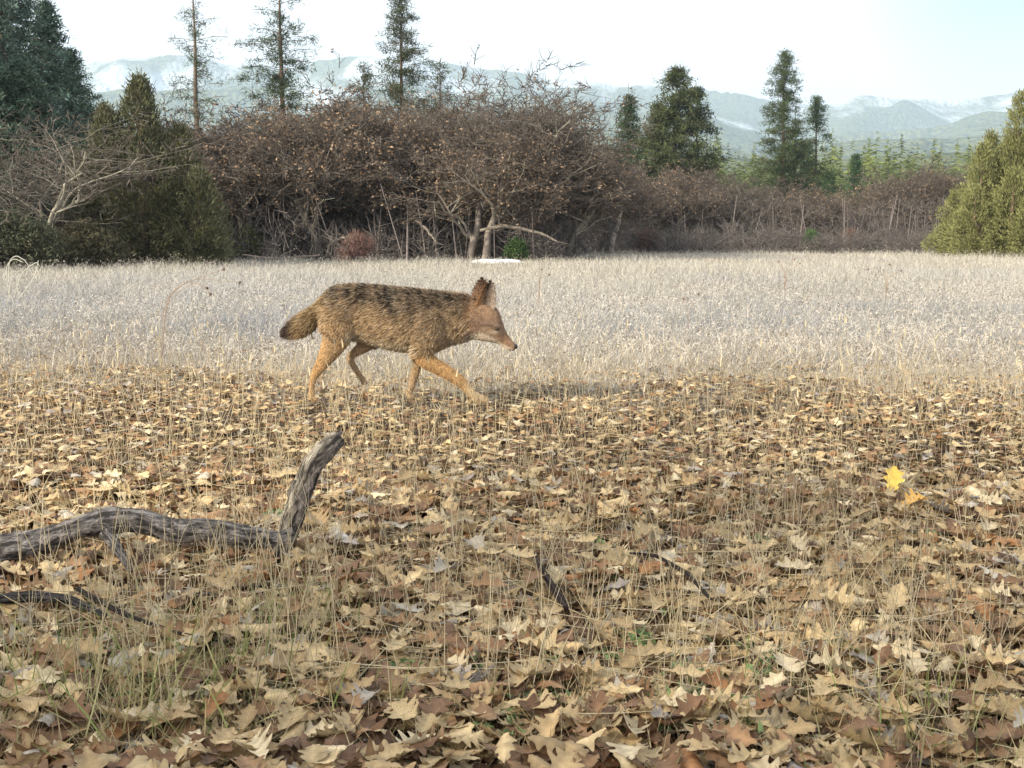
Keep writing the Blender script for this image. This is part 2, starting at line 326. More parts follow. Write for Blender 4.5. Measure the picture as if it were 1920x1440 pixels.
# px, D, top y, variant, width factor, label
oaks = [
 (70, 33, 200, 5, 1.5, 'oak with pale lichen covered limbs spreading over the left edge of the meadow'),
 (-60, 31, 240, 5, 1.5, 'lichen covered oak half cut off by the left frame edge'),
 (130, 34, 250, 5, 1.3, 'small lichen covered oak with outstretched limbs left of the olive juniper'),
 (400, 44, 215, 0, 1.1, 'brown leaved oak right of the olive juniper'),
 (480, 43, 205, 1, 1.1, 'oak with dense russet leaves below the thin pine'),
 (575, 44, 190, 2, 1.15, 'oak thick with russet leaves under the tallest left pine'),
 (655, 45, 200, 1, 1.2, 'oak with orange brown leaves left of the middle pine'),
 (745, 44, 190, 0, 1.1, 'oak standing just in front of the middle pine trunk'),
 (860, 44, 145, 3, 1.15, 'tallest oak, its bare grey crown rising over the russet ones'),
 (905, 42, 235, 1, 1.3, 'spreading oak with thick forked grey trunks at the meadow edge'),
 (965, 46, 158, 3, 1.2, 'bare crowned oak leaning over the right end of the tall grove'),
 (1030, 45, 262, 2, 1.35, 'wide oak with long low limbs reaching right over the clearing'),
 (1125, 60, 300, 0, 1.2, 'lower russet oak at the step where the treeline recedes'),
 (1215, 66, 318, 2, 1.2, 'brownish oak below the bushy conifer'),
 (1300, 68, 318, 4, 1.35, 'rounded grey brown oak right of the bushy conifer'),
 (1390, 70, 325, 3, 1.4, 'broad twiggy oak with pale grey crown left of the paired pines'),
 (1480, 70, 348, 2, 1.3, 'low brown oak in front of the paired pines'),
 (1560, 68, 372, 4, 1.3, 'shortest oak in the dip of the right treeline'),
 (1645, 72, 348, 0, 1.2, 'oak with reddish brown leaves in the dip beside the juniper'),
 (1705, 72, 305, 3, 1.35, 'tall grey brown oak left of the big yellow green juniper'),
 (1770, 74, 318, 2, 1.3, 'grey brown oak half hidden behind the big yellow green juniper'),
]
for k, (px, D, ty, v, wd, lab) in enumerate(oaks):
    plant('oak_tree', OAKS[v], px, D, ht(D, ty), (5.6, 5.8, 5.4, 6.0, 5.0, 5.6)[v], k*2.3, lab, 'oak tree', 'oaks along the meadow edge', wd)
backs = [(330, 49, 225), (440, 52, 225), (520, 50, 215), (610, 52, 205), (700, 51, 210), (800, 50, 185), (880, 52, 190), (940, 50, 200), (1010, 54, 250), (1075, 58, 290),
         (1160, 75, 330), (1255, 78, 335), (1345, 80, 340), (1430, 80, 350), (1520, 80, 370), (1605, 82, 375), (1680, 82, 330), (1735, 84, 330)]
for k, (px, D, ty) in enumerate(backs):
    v = (1, 0, 2, 4, 3)[k % 5]
    plant('oak_tree', OAKS[v], px, D, ht(D, ty), (5.6, 5.8, 5.4, 6.0, 5.0, 5.6)[v], k*1.7+.6, 'grey brown oak massed in the second row behind the front oaks', 'oak tree', 'oaks massed behind the front row', 1.3)

e = empty('oak_tree', (-8.6, -4.6, 0), 1.1, 1.30); tag(e, 'oak standing behind the camera that shades the near leaf litter', 'oak tree')  # unseen oak set toward the sun so its crown shades the foreground
for nm, me in OAKS[1]: child(nm, me, e)

# ---------------------------------------------------------------- conifers
def conifer_parts(seed, H, base=.15, rad=.16, nb=170, clumps=5, bl=14, size=.10, colr=(.045, .07, .035), droop=.15, sparse=.0, shape=.9, blw=.022, gap=0.3, bottom=None, trunkc=(.10, .075, .06)):
    rs = np.random.default_rng(seed); tr = Acc(); lf = Acc()
    K = 14; zz = np.linspace(-.1, H, K); P = np.stack([np.cumsum(rs.normal(0, .012, K))*H*.12, np.cumsum(rs.normal(0, .012, K))*H*.12, zz], 1)
    v, q, t3 = path_tube(P, np.linspace(H*.017, .012, K), 7, False); tr.add(v, [q], np.array(trunkc))
    B0 = []; B1 = []; CP = []; CD = []; CC = []
    for i in range(nb):
        f = base+(1-base)*((i+rs.random())/nb)**.95
        if gap and fbm(f*9+seed, seed*1.7, 2, 1) < -gap and rs.random() < .8 and sparse: continue
        prof = (1-f)**shape*(1 if bottom is None else min(1, .35+(f-base)*bottom))
        Lb = H*rad*prof*rs.uniform(.55, 1.15)+.10*H*.1
        if sparse and rs.random() < sparse: Lb *= rs.uniform(.1, .5)
        a = rs.uniform(0, 6.283); z = f*H
        pt_ = np.array([np.interp(z, zz, P[:, 0]), np.interp(z, zz, P[:, 1]), z])
        d = np.array([math.cos(a), math.sin(a), rs.uniform(-.15, .25)+.5*max(0, f-.6)])
        e = pt_+d*Lb; mid = (pt_+e)/2+np.array([0, 0, .04*Lb])
        e = e-np.array([0, 0, droop*Lb*(1-f)])
        B0 += [pt_, mid]; B1 += [mid, e]
        nc = max(2, int(clumps*(.4+prof)))
        g = (.82+.4*rs.random())
        for c in range(nc):
            s = rs.random()**.7 if not sparse else .35+.65*rs.random()
            cp = (pt_*(1-s)+e*s)+rs.normal(0, .035*Lb+.02, 3); CP.append(cp); CD.append(d*.7+rs.normal(0, .3, 3)+np.array([0, 0, .3])); CC.append(g*(.7+.6*rs.random()))
    v, q = tubes(np.array(B0), np.array(B1), .012*H*.12, .006, 3); tr.add(v, [q], np.array(trunkc)*.9)
    CP = np.array(CP); CD = np.array(CD); CC = np.array(CC)
    i = np.repeat(np.arange(len(CP)), bl); n = len(i)
    Pp = CP[i]+rng.normal(size=(n, 3))*size*np.array([.75, .75, .4]); Dv = CD[i]*.6+unit(n)
    V, q, t3 = blades(Pp, Dv, size*rng.uniform(.7, 1.4, n), blw*rng.uniform(.7, 1.4, n))
    c = np.array(colr)*CC[i][:, None]*(.7+.6*rng.random((n, 1)))*np.array([[1.0, 1, 1]]); c[:, 0] *= (1+.35*(rng.random(n)-.4))
    lf.add(V, [q, t3], np.repeat(c, 5, 0))
    out = []
    for acc, nm, mt in ((tr, 'trunk', M_bark), (lf, 'crown', M_needle)):
        o = acc.build(nm, mt); out.append((nm, o.data)); bpy.data.objects.remove(o)
    return out
con = [ # px, D, top y, builder args, name, label
 (30, 40, -190, dict(seed=1, base=.05, rad=.27, nb=270, clumps=7, bl=16, size=.16, blw=.035, colr=(.085, .135, .11), shape=.7, sparse=.35), 'fir_tree', 'tall dark blue green fir at the left edge, its top above the frame'),
 (110, 42, 20, dict(seed=2, base=.05, rad=.27, nb=270, clumps=7, bl=16, size=.15, blw=.035, colr=(.085, .14, .105), shape=.8, sparse=.35), 'fir_tree', 'dark green fir just right of the tall one at the left edge'),
 (-60, 38, -120, dict(seed=3, base=.05, rad=.27, nb=270, clumps=7, bl=16, size=.16, blw=.035, colr=(.05, .095, .075), shape=.7, sparse=.1), 'fir_tree', 'fir mostly outside the frame at the far left'),
 (150, 45, 105, dict(seed=4, base=.05, rad=.34, nb=300, clumps=7, bl=15, size=.13, blw=.03, colr=(.075, .12, .085), shape=.8), 'fir_tree', 'shortest dark fir of the cluster at the left'),
 (380, 56, -40, dict(seed=5, base=.3, rad=.17, nb=120, clumps=4, bl=12, size=.18, blw=.02, colr=(.06, .085, .05), sparse=.55, gap=.1, shape=.35, trunkc=(.16, .13, .10)), 'pine_tree', 'thin nearly bare pine with a long exposed trunk'),
 (540, 54, -60, dict(seed=6, base=.3, rad=.25, nb=170, clumps=6, bl=15, size=.19, blw=.024, colr=(.045, .07, .035), sparse=.35, gap=.1, shape=.5), 'pine_tree', 'tall open crowned pine left of the middle pine, top cut by the frame'),
 (757, 56, 5, dict(seed=7, base=.3, rad=.30, nb=170, clumps=7, bl=15, size=.19, blw=.024, colr=(.05, .065, .03), sparse=.25, gap=.15, shape=.75), 'pine_tree', 'middle pine with a pointed top and tiered branches above the oaks'),
 (690, 60, 132, dict(seed=8, base=.2, rad=.30, nb=130, clumps=5, bl=12, size=.18, blw=.024, colr=(.05, .065, .035), sparse=.35, shape=.6), 'pine_tree', 'short dark pine just left of the middle pine'),
 (830, 62, 120, dict(seed=9, base=.2, rad=.30, nb=110, clumps=5, bl=12, size=.18, blw=.024, colr=(.05, .065, .035), sparse=.4, shape=.6), 'pine_tree', 'sparse low pine right of the middle pine among oak twigs'),
 (1178, 88, 188, dict(seed=10, base=.12, rad=.27, nb=260, clumps=6, bl=14, size=.22, blw=.04, colr=(.045, .075, .035), shape=.75), 'fir_tree', 'small narrow conifer left of the bushy one behind the right oaks'),
 (1262, 86, 140, dict(seed=12, base=.1, rad=.36, nb=330, clumps=7, bl=15, size=.26, blw=.045, colr=(.055, .072, .03), shape=.6, sparse=.2), 'pine_tree', 'bushy broad conifer with lumpy crown behind the right oaks'),
 (1228, 90, 205, dict(seed=22, base=.1, rad=.28, nb=240, clumps=7, bl=14, size=.25, blw=.045, colr=(.055, .072, .03), shape=.7, sparse=.2), 'pine_tree', 'lower left shoulder conifer touching the bushy broad one'),
 (1302, 88, 175, dict(seed=23, base=.1, rad=.25, nb=240, clumps=7, bl=14, size=.25, blw=.045, colr=(.055, .072, .03), shape=.6, sparse=.3), 'pine_tree', 'right shoulder conifer touching the bushy broad one'),
 (60, 36, 130, dict(seed=26, base=.01, rad=.42, nb=300, clumps=9, bl=15, size=.14, blw=.03, colr=(.075, .12, .085), shape=.7), 'fir_tree', 'low wide green conifer behind the lichen covered limbs at the left edge'),
 (-30, 35, 60, dict(seed=27, base=.01, rad=.36, nb=300, clumps=9, bl=15, size=.14, blw=.03, colr=(.075, .12, .085), shape=.7), 'fir_tree', 'green conifer cut by the left frame edge behind lichen covered limbs'),
 (10, 44, -60, dict(seed=24, base=.02, rad=.34, nb=340, clumps=8, bl=16, size=.17, blw=.035, colr=(.05, .09, .065), shape=.5), 'fir_tree', 'wide dark fir filling the gap between the tall firs at the left edge'),
 (175, 47, 210, dict(seed=25, base=.02, rad=.40, nb=320, clumps=8, bl=15, size=.15, blw=.03, colr=(.06, .085, .05), shape=.7), 'fir_tree', 'low dark fir between the left edge firs and the olive juniper'),
 (1462, 95, 108, dict(seed=13, base=.2, rad=.24, nb=260, clumps=6, bl=14, size=.25, blw=.035, colr=(.05, .075, .03), shape=.62, sparse=.25, gap=.2), 'pine_tree', 'tallest pine of the pair on the right with layered branches'),
 (1482, 97, 215, dict(seed=14, base=.15, rad=.25, nb=200, clumps=6, bl=13, size=.25, blw=.035, colr=(.05, .078, .032), shape=.6, sparse=.2), 'pine_tree', 'shorter pine tucked against the tallest right hand pine'),
 (1522, 99, 190, dict(seed=15, base=.15, rad=.28, nb=220, clumps=6, bl=13, size=.26, blw=.035, colr=(.05, .08, .03), shape=.7, sparse=.25), 'pine_tree', 'right one of the pine pair, with a thin bare leader'),
 (1596, 120, 295, dict(seed=16, base=.02, rad=.17, nb=260, clumps=6, bl=14, size=.25, blw=.05, colr=(.045, .085, .035), shape=.9), 'fir_tree', 'small spire shaped green fir in the dip of the right treeline'),
 (1545, 110, 330, dict(seed=17, base=.02, rad=.22, nb=260, clumps=6, bl=14, size=.25, blw=.05, colr=(.045, .09, .035), shape=.8), 'fir_tree', 'bright green rounded fir below the pine pair'),
 (400, 47, 268, dict(seed=18, base=.02, rad=.26, nb=260, clumps=6, bl=14, size=.14, blw=.03, colr=(.055, .065, .03), shape=.6), 'juniper', 'dim green juniper between the olive juniper and the russet oaks'),
]
for (px, D, ty, kw, nm, lab) in con:
    H = ht(D, ty); plant(nm, conifer_parts(H=H, **kw), px, D, H, H, px*.1, lab, 'conifer')

def juniper_parts(seed, H, W, spires, nt_=2600, bl=16, size=.16, blw=.035, colr=(.185, .195, .078)):
    rs = np.random.default_rng(seed); P = []; Dd_ = []; G = []
    for k, (sx_, sy_, h, r) in enumerate(spires):
        n = int(nt_*(h*r)/sum(a[2]*a[3] for a in spires))
        f = rs.random(n)**1.15; a = rs.uniform(0, 6.283, n); rad = r*np.clip(np.minimum((1-f)**.72, .62+f*2.2), .02, 1)*(1+.62*fbm(a*2.4+k*9, f*h*1.7, 3, seed+k))
        q = rs.random(n)**.35; rad = rad*(.55+.45*q)
        P.append(np.stack([sx_+np.cos(a)*rad, sy_+np.sin(a)*rad, f*h*1.0+.05], 1))
        Dd_.append(np.stack([np.cos(a)*.75, np.sin(a)*.75, .35+f*.9], 1)); G.append(.75+.5*rs.random(n))
    P = np.concatenate(P); Dd_ = np.concatenate(Dd_); G = np.concatenate(G)
    i = np.repeat(np.arange(len(P)), bl); n = len(i); lf = Acc()
    Pp = P[i]+rng.normal(size=(n, 3))*size*.55+Dd_[i]*rng.uniform(-.2, 1.0, (n, 1))*size
    V, q, t3 = blades(Pp, Dd_[i]+unit(n)*.55, size*rng.uniform(.5, 1.1, n), blw*rng.uniform(.7, 1.4, n))
    c = np.array(colr)*G[i][:, None]*(.75+.5*rng.random((n, 1)))
    lf.add(V, [q, t3], np.repeat(c, 5, 0)); tr = Acc()
    for (sx_, sy_, h, r) in spires:
        pth = [(sx_*.2, sy_*.2, -.1), (sx_*.6, sy_*.6, h*.25), (sx_, sy_, h*.55), (sx_, sy_, h*.95)]
        v, q, t3 = path_tube(pth, [H*.03, H*.022, H*.012, .01], 7, False); tr.add(v, [q], (.13, .09, .07))
    nb_ = 260; j = rs.integers(0, len(P), nb_); e = P[j]; b = e*np.array([[.15, .15, .75]])
    v, q = tubes(b, e, .025, .008, 3); tr.add(v, [q], (.12, .09, .07))
    out = []
    for acc, nm, mt in ((tr, 'trunk', M_bark), (lf, 'crown', M_needle)):
        o = acc.build(nm, mt); out.append((nm, o.data)); bpy.data.objects.remove(o)
    return out
D = 50; H = ht(D, 190)
_r = random.Random(5); _lob = [(.3, 0, H, 1.15), (1.25, .2, H*.96, 1.1), (.4, .3, H*.5, 2.9), (.35, .2, H*.76, 2.2)]
for _k in range(17):
    _a = _k*2.4; _q = .9+2.1*((_k+.5)/17)**.7; _lob.append((.5+_q*math.cos(_a), _q*math.sin(_a)*.9, H*max(.28, 1.0-.24*_q+_r.uniform(-.08, .10)), _r.uniform(1.0, 1.3)))
jp = juniper_parts(31, H, 3.6, _lob, 9500, 15, .14, .03)
plant('juniper', jp, 1880, D, H, H, 0, 'large yellow green juniper with several spires at the right edge of the meadow', 'juniper')
D = 34.5; H = ht(D, 165)
jp2 = juniper_parts(33, H, 2, [(0, 0, H, 1.3), (1.0, .2, H*.74, 1.1), (-.9, -.1, H*.84, 1.1), (1.6, -.2, H*.5, .9), (-1.7, .1, H*.6, 1.0)], 4600, 13, .13, .028, (.10, .105, .055))
plant('juniper', jp2, 275, D, H, H, 0, 'tall olive green juniper in front of the left oaks', 'juniper')
D = 36; H = ht(D, 330)
jp3 = juniper_parts(34, H, 2, [(0, 0, H, .9), (.7, .2, H*.75, .8)], 1900, 13, .12, .028, (.095, .10, .055))
plant('juniper', jp3, 325, D, H, H, 0, 'lower olive green juniper at the right foot of the tall one', 'juniper')
# small shrubs at the treeline
def shrub(px, D, ty, W, col_, lab, name='shrub', twiggy=False, n=500, seed=1):
    H = ht(D, ty); rs = np.random.default_rng(seed); x = (px-960)/F*D; e = empty(name, (x, D, float(gz(x, D)))); tag(e, lab, 'shrub')
    a = rs.uniform(0, 6.283, n); ph = rs.random(n)**.6; el = ph*math.pi/2*1.0
    tip = np.stack([np.cos(a)*np.cos(el)*W, np.sin(a)*np.cos(el)*W*.8, np.sin(el)*H], 1)*rs.uniform(.55, 1.08, (n, 1)); tip[:, 2] = np.maximum(tip[:, 2], .05)
    base = tip*np.array([[.12, .12, 0]]); mid = (base+tip)/2+rs.normal(0, .06, (n, 3)); mid[:, 2] += H*.08
    st = Acc(); v, q = tubes(np.concatenate([base, mid]), np.concatenate([mid, tip]), .009, .005, 3); st.add(v, [q], np.array((.16, .11, .10)) if twiggy else np.array((.09, .07, .05)))
    st.build('stems', M_twig, e)
    rep = 12 if twiggy else 16; i = np.repeat(np.arange(n), rep); f = rng.uniform(.45, 1.05, (len(i), 1)); P = mid[i]*(1-f)+tip[i]*f+rng.normal(size=(len(i), 3))*.06
    lf = Acc(); V, q, t3 = blades(P, unit(len(i))+np.array([[0, 0, .4]]), rng.uniform(.06, .14, len(i)), (.010 if twiggy else .03)); c = np.array(col_)*(.6+.8*rng.random((len(i), 1)))
    lf.add(V, [q, t3], np.repeat(c, 5, 0)); lf.build('twigs' if twiggy else 'foliage', M_twig if twiggy else M_needle, e)
shrub(1215, 60, 430, .95, (.25, .15, .12), 'round reddish brown bare shrub right of the pale leaning trunk', twiggy=True, n=600, seed=2)
shrub(672, 40, 440, .75, (.20, .12, .10), 'reddish brown bare shrub at the foot of the tall grove', twiggy=True, n=450, seed=3)
shrub(1518, 62, 434, .55, (.05, .13, .025), 'small bright green bush in front of the right treeline', n=350, seed=4)
shrub(968, 41, 452, .40, (.045, .085, .025), 'small dark green bush beside the snow patch', n=200, seed=5)
shrub(470, 42, 430, .7, (.07, .09, .03), 'low green bush under the russet oaks on the left', n=320, seed=6)
shrub(120, 34, 420, 1.4, (.12, .085, .06), 'brown tangled shrub under the lichen covered oak', twiggy=True, n=700, seed=7)
shrub(30, 30.5, 405, 1.5, (.075, .085, .05), 'dark green brown bush at the foot of the lichen covered oak', n=900, seed=17)
shrub(165, 32.5, 425, 1.3, (.09, .085, .05), 'dull olive bush left of the tall olive juniper', n=800, seed=18)
shrub(1590, 64, 430, .8, (.20, .12, .08), 'reddish brown shrub right of the small bright green bush', twiggy=True, n=450, seed=8)
# pale leaning dead trunk and arching limbs
def limb(name, pts, rad, col_, lab, cat, group=None, jit=.01, twigs=0):
    P = np.array([tuple(q) for q in pts]); o_ = P[0].copy(); P = P-o_
    k = np.linspace(0, len(P)-1, len(P)*5); Pn = np.stack([np.interp(k, range(len(P)), P[:, i]) for i in range(3)], 1)
    for _ in range(3): Pn[1:-1] = (Pn[:-2]+Pn[1:-1]*2+Pn[2:])/4
    Pn[1:-1] += rng.normal(size=(len(Pn)-2, 3))*jit; rr = np.interp(k, range(len(rad)), rad)
    ac = Acc(); v, q, t3 = path_tube(Pn, rr, 8); ac.add(v, [q, t3], col_)
    if twigs:
        i = rng.integers(len(Pn)//4, len(Pn), twigs); e = Pn[i]+unit(twigs)*rng.uniform(.1, .45, (twigs, 1)); v, q = tubes(Pn[i], e, .012, .005, 3); ac.add(v, [q], np.array(col_)*.8)
    ob = ac.build(name, M_bark, smooth=True); ob.location = tuple(o_); tag(ob, lab, cat, group); return ob
D = 58
limb('dead_trunk', [at(1146, 468, D)-Vector((0, 0, .12)), at(1150, 445, D), at(1160, 420, D), at(1166, 390, D)], [.13, .11, .09, .05], (.40, .36, .31), 'short pale dead trunk leaning right at the treeline', 'dead trunk', twigs=8)
D = 41.5
limb('fallen_limb', [at(900, 432, D), at(940, 424, D), at(975, 428, D), at(1020, 440, D), at(1050, 455, D)], [.05, .06, .06, .045, .02], (.25, .22, .18), 'pale arching limb hanging low right of the forked oak trunks', 'fallen limb', twigs=14)
limb('fallen_limb', [at(612, 482, D), at(618, 455, D), at(640, 446, D), at(668, 444, D)], [.03, .04, .035, .015], (.34, .30, .26), 'pale curved limb arching over the reddish brown shrub', 'fallen limb', twigs=8)
limb('fallen_limb', [at(780, 412, D), at(800, 430, D), at(820, 455, D)], [.05, .045, .03], (.25, .22, .19), 'short pale limb slanting down inside the tall grove', 'fallen limb', twigs=5)
D = 38
limb('fallen_limb', [at(455, 478, D), at(520, 486, D), at(600, 478, D)], [.03, .03, .02], (.25, .20, .16), 'thin brown limb lying along the foot of the left oaks', 'fallen limb', twigs=20)

# thicket: undergrowth twigs and poles behind the front rows (uncountable)
ac = Acc(); n = 100000
u = rng.uniform(-80, 1990, n); Dn = np.where(u < 1080, rng.uniform(43, 60, n), rng.uniform(64, 92, n))
Dn = np.where(u < 380, rng.uniform(39, 56, n), Dn)
x = (u-960)/F*Dn
hmax = np.interp(u, [-100, 100, 350, 600, 900, 1050, 1100, 1300, 1500, 1600, 1700, 1990], [3.6, 3.3, 3.4, 3.8, 3.4, 2.4, 3.1, 3.4, 2.5, 2.1, 2.9, 2.6])
lowf = rng.random(n) < np.where((u > 360) & (u < 1070), .10, np.where(u <= 360, .34, .26)); Dn = np.where(lowf, np.interp(u, [-100, 350, 700, 1060, 1110, 2000], [29, 39, 41, 42.5, 58, 61])+rng.uniform(0, 4, n)+1.5*vnoise(u/40, 0*u, 3), Dn); x = (u-960)/F*Dn
hmax = np.where(lowf, hmax*.36*(.6+.8*np.abs(vnoise(u/55, 0*u, 7))), hmax); z = hmax*rng.random(n)**1.2
ln = rng.uniform(.15, .7, n)[:, None]; dv = unit(n)*np.array([[1, .6, .8]])+np.array([[0, 0, .45]])
P0 = np.stack([x, Dn, z], 1); v, q = tubes(P0, P0+dv*ln, .013, .004, 3)
ac.add(v, [q], np.repeat(np.array([[.125, .112, .104]])*(.4+1.1*rng.random((n, 1))), 6, 0))
n = 900; u = rng.uniform(-80, 1990, n); Dn = np.where(u < 1080, rng.uniform(41, 58, n), rng.uniform(62, 90, n)); x = (u-960)/F*Dn
P0 = np.stack([x, Dn, 0*x-.1], 1); ln = rng.uniform(1.2, 3.0, n)[:, None]; P1 = P0+np.concatenate([rng.normal(0, .12, (n, 2)), np.ones((n, 1))], 1)*ln
v, q = tubes(P0, P1, rng.uniform(.015, .05, n), .012, 5); ac.add(v, [q], np.repeat(np.array([[.17, .15, .145]])*(.5+.9*rng.random((n, 1))), 10, 0))
o = ac.build('thicket', M_twig); tag(o, 'tangled grey brown undergrowth filling the gaps under and behind the oaks', 'undergrowth', kind='stuff')

# far conifer wood on the valley floor and lower slopes: reads as one mass
def mini(n, D0, D1, u0, u1, hm, colr, nb=46, bw=.055):
    u = rng.uniform(u0, u1, n); Dn = rng.uniform(D0, D1, n); x = (u-960)/F*Dn; h = hm*rng.uniform(.6, 1.25, n); 
    z0 = np.interp(Dn, [0, 520, 900, 1250], [0, 0, 25, 62])*np.clip((Dn-500)/300, 0, 1)
    i = np.repeat(np.arange(n), nb); f = rng.random(len(i)); a = rng.uniform(0, 6.283, len(i)); rr = h[i]*.23*(1-f)**.8*(.6+.8*rng.random(len(i)))
    dv = np.stack([np.cos(a), np.sin(a), -.25+0*a], 1); P = np.stack([x[i], Dn[i], z0[i]+h[i]*(.05+.95*f)], 1)
    V, q, t3 = blades(P, dv, (rr+.3)*rng.uniform(.5, 1.1, len(i)), h[i]*bw*(1.3-f)); g = (.7+.6*rng.random(n))[i][:, None]
    c = np.array(colr)*g*(.8+.4*rng.random((len(i), 1)))
    return V, [q, t3], np.repeat(c, 5, 0)
ac = Acc()
ac.add(*mini(2600, 190, 420, 980, 2100, 13.5, (.12, .15, .045), 150, .026))
ac.add(*mini(900, 150, 260, 1080, 1800, 8, (.06, .085, .03), 200, .022))
ac.add(*mini(2200, 420, 1000, 900, 2200, 17, (.17, .19, .055), 40))
ac.add(*mini(260, 150, 420, -200, 1000, 13, (.05, .06, .03), 50))
o = ac.build('distant_wood', M_needle); tag(o, 'sunlit yellow green conifer wood far beyond the meadow', 'wood', kind='stuff')

# snow patches
def snow(px, py, a, b, lab, D=None):
    c = gnd(px, py); x0, y0 = c.x, c.y
    if D: y0 = D; x0 = (px-960)/F*D
    n = 40; an = np.linspace(0, 6.283, n, endpoint=False); V = [(0, 0, .13)]; 
    for f, h in ((.4, .12), (.75, .09), (1, -.03)):
        r = f*(1+.30*np.sin(an*3+px)+.2*np.sin(an*7)+.12*np.sin(an*13)); V += [(a*r_*math.cos(t_), b*r_*math.sin(t_), h) for r_, t_ in zip(r, an)]
    q = [[1+k*n+i, 1+k*n+(i+1) % n, 1+(k+1)*n+(i+1) % n, 1+(k+1)*n+i] for k in range(2) for i in range(n)]; t3 = [[0, 1+i, 1+(i+1) % n] for i in range(n)]
    o = mesh('snow_patch', np.array(V), [np.array(q), np.array(t3)], (.78, .80, .85), M_snow, smooth=True)
    o.location = (x0, y0, float(gz(x0, y0))+.0); tag(o, lab, 'snow')
snow(930, 494, .68, .9, 'bright strip of old snow on the grass before the tall grove', 39.5)
snow(410, 480, 1.1, 1.5, 'dull snow patch under the oaks at the left of the grove', 43)
snow(790, 480, .8, 1.0, 'small snow remnant glimpsed between the oak trunks', 45)

# ---------------------------------------------------------------- grass field (uncountable)
ac = Acc()
PAWS = []
for a_, b_ in ((1515, -.082), (325, -.07), (985, .068)):
    PAWS.append(((500+950/3.692-960)/F*6.56+(a_-950)/(F/6.56*3.692), 6.56+b_))
def pressed(x, D):
    k = np.zeros(len(x), bool)
    for a_, b_ in PAWS: k |= (np.abs(x-a_-.01) < .075) & (D > b_-.55) & (D < b_+.08)
    return k
def field(n, D0, D1, pw, hgt, wid, col_a, col_b, margin=1.12, clump=None, lean=.25):
    t_ = rng.random(n); D = 1/((1/D0**pw)*(1-t_)+(1/D1**pw)*t_)**(1/pw)
    x = rng.uniform(-1, 1, n)*D*math.tan(R(22.5))*margin
    if D1 > 10 and D0 < 8:
        k = rng.random(n) < np.clip((D-6.0+2.8*fbm(x*.4, D*.4, 4, 4))/3.4, .03, 1)**1.3; x = x[k]; D = D[k]; n = len(x)
    if clump is not None:
        k = fbm(x*clump, D*clump, 3, 21)+rng.random(n)*.9 > .15; x = x[k]; D = D[k]; n = len(x)
    k = ~(pressed(x, D) & (rng.random(n) < .9)); x = x[k]; D = D[k]; n = len(x)
    z = gz(x, D)-.01; P = np.stack([x, D, z], 1)
    dv = rng.normal(size=(n, 3))*lean; dv[:, 2] = 1
    patch = .5+.5*fbm(x*.25, D*.12, 3, 8)
    h = hgt(D)*rng.uniform(.45, 1.15, n)*(.75+.5*patch)*np.clip(.85+.75*fbm(x*1.1, D*.6, 3, 44), .3, 1.7); wd = wid(D)*rng.uniform(.7, 1.4, n)
    bend = rng.normal(size=(n, 3))*np.array([[.35, .35, .05]])*h[:, None]
    V, q, t3 = blades(P, dv, h, wd, bend)
    fa_ = np.clip((D-11)/22, 0, 1)[:, None] if D1 > 10 else np.zeros((n, 1)); pb = np.clip(.5+1.1*fbm(x*.45+3, D*.16, 3, 31), 0, 1)[:, None]; fa_ = np.clip(fa_*.8+pb*.45-.15, 0, 1) if D1 > 10 else fa_
    k = np.clip(rng.random((n, 1))*.7+patch[:, None]*.5-.1, 0, 1); c = ((np.array(col_a)*(1-k)+np.array(col_b)*k)*(1-fa_)+(np.array([[.31, .295, .245]])*(1-k)+np.array([[.54, .52, .45]])*k)*fa_)*(.62+.55*rng.random((n, 1)))
    ac.add(V, [q, t3], np.repeat(c, 5, 0)); return P, dv, h, bend
FROST_A, FROST_B = (.245, .255, .27), (.475, .49, .505)
field(250000, 6.5, 80, .55, lambda D: .05+.12*np.clip((D-6.5)/5, 0, 1)+.08*np.clip((D-10)/15, 0, 1), lambda D: .0028+D*.00028, FROST_A, FROST_B)
field(120000, 6.0, 20, .8, lambda D: .05+.13*np.clip((D-6.2)/5, 0, 1), lambda D: .0035+0*D, FROST_A, FROST_B, clump=1.6)
field(22000, 2.0, 9, .2, lambda D: .09+.006*D, lambda D: .0025+0*D, (.40, .31, .17), (.52, .44, .28), clump=.8)
field(230000, 3.9, 11.5, .2, lambda D: .04+.009*D, lambda D: .003+0*D, (.44, .36, .25), (.60, .53, .42), clump=1.3, lean=.6)
# seed heads: tiny tufts floating on stalk tips
field(240000, 4.2, 10.5, .2, lambda D: .035+.010*D, lambda D: .0028+0*D, (.50, .43, .31), (.70, .63, .50), clump=.9, lean=.45)
field(15000, 8, 36, .4, lambda D: .30+0*D, lambda D: .004+.00012*D, (.30, .24, .17), (.66, .63, .56), lean=.35)
P, dv, h, bend = field(34000, 7.5, 60, .8, lambda D: .14+.16*np.clip((D-7.5)/5, 0, 1), lambda D: .0016+D*.00012, FROST_A, FROST_B, lean=.15)
tip = P+dv/np.linalg.norm(dv, axis=1, keepdims=True)*h[:, None]+bend
i = np.repeat(np.arange(len(tip)), 3); V, q, t3 = blades(tip[i]+rng.normal(size=(len(i), 3))*.012, unit(len(i)), rng.uniform(.02, .04, len(i)), .004+.00022*P[i][:, 1])
c = np.where(rng.random((len(i), 1)) < .12, np.array([[.20, .15, .11]]), np.array([[.52, .49, .44]]))*(.6+.5*rng.random((len(i), 1)))
ac.add(V, [q, t3], np.repeat(c, 5, 0))
o = ac.build('meadow_grass', M_grass); tag(o, 'frosted pale dry grass covering the whole meadow', 'grass', kind='stuff')

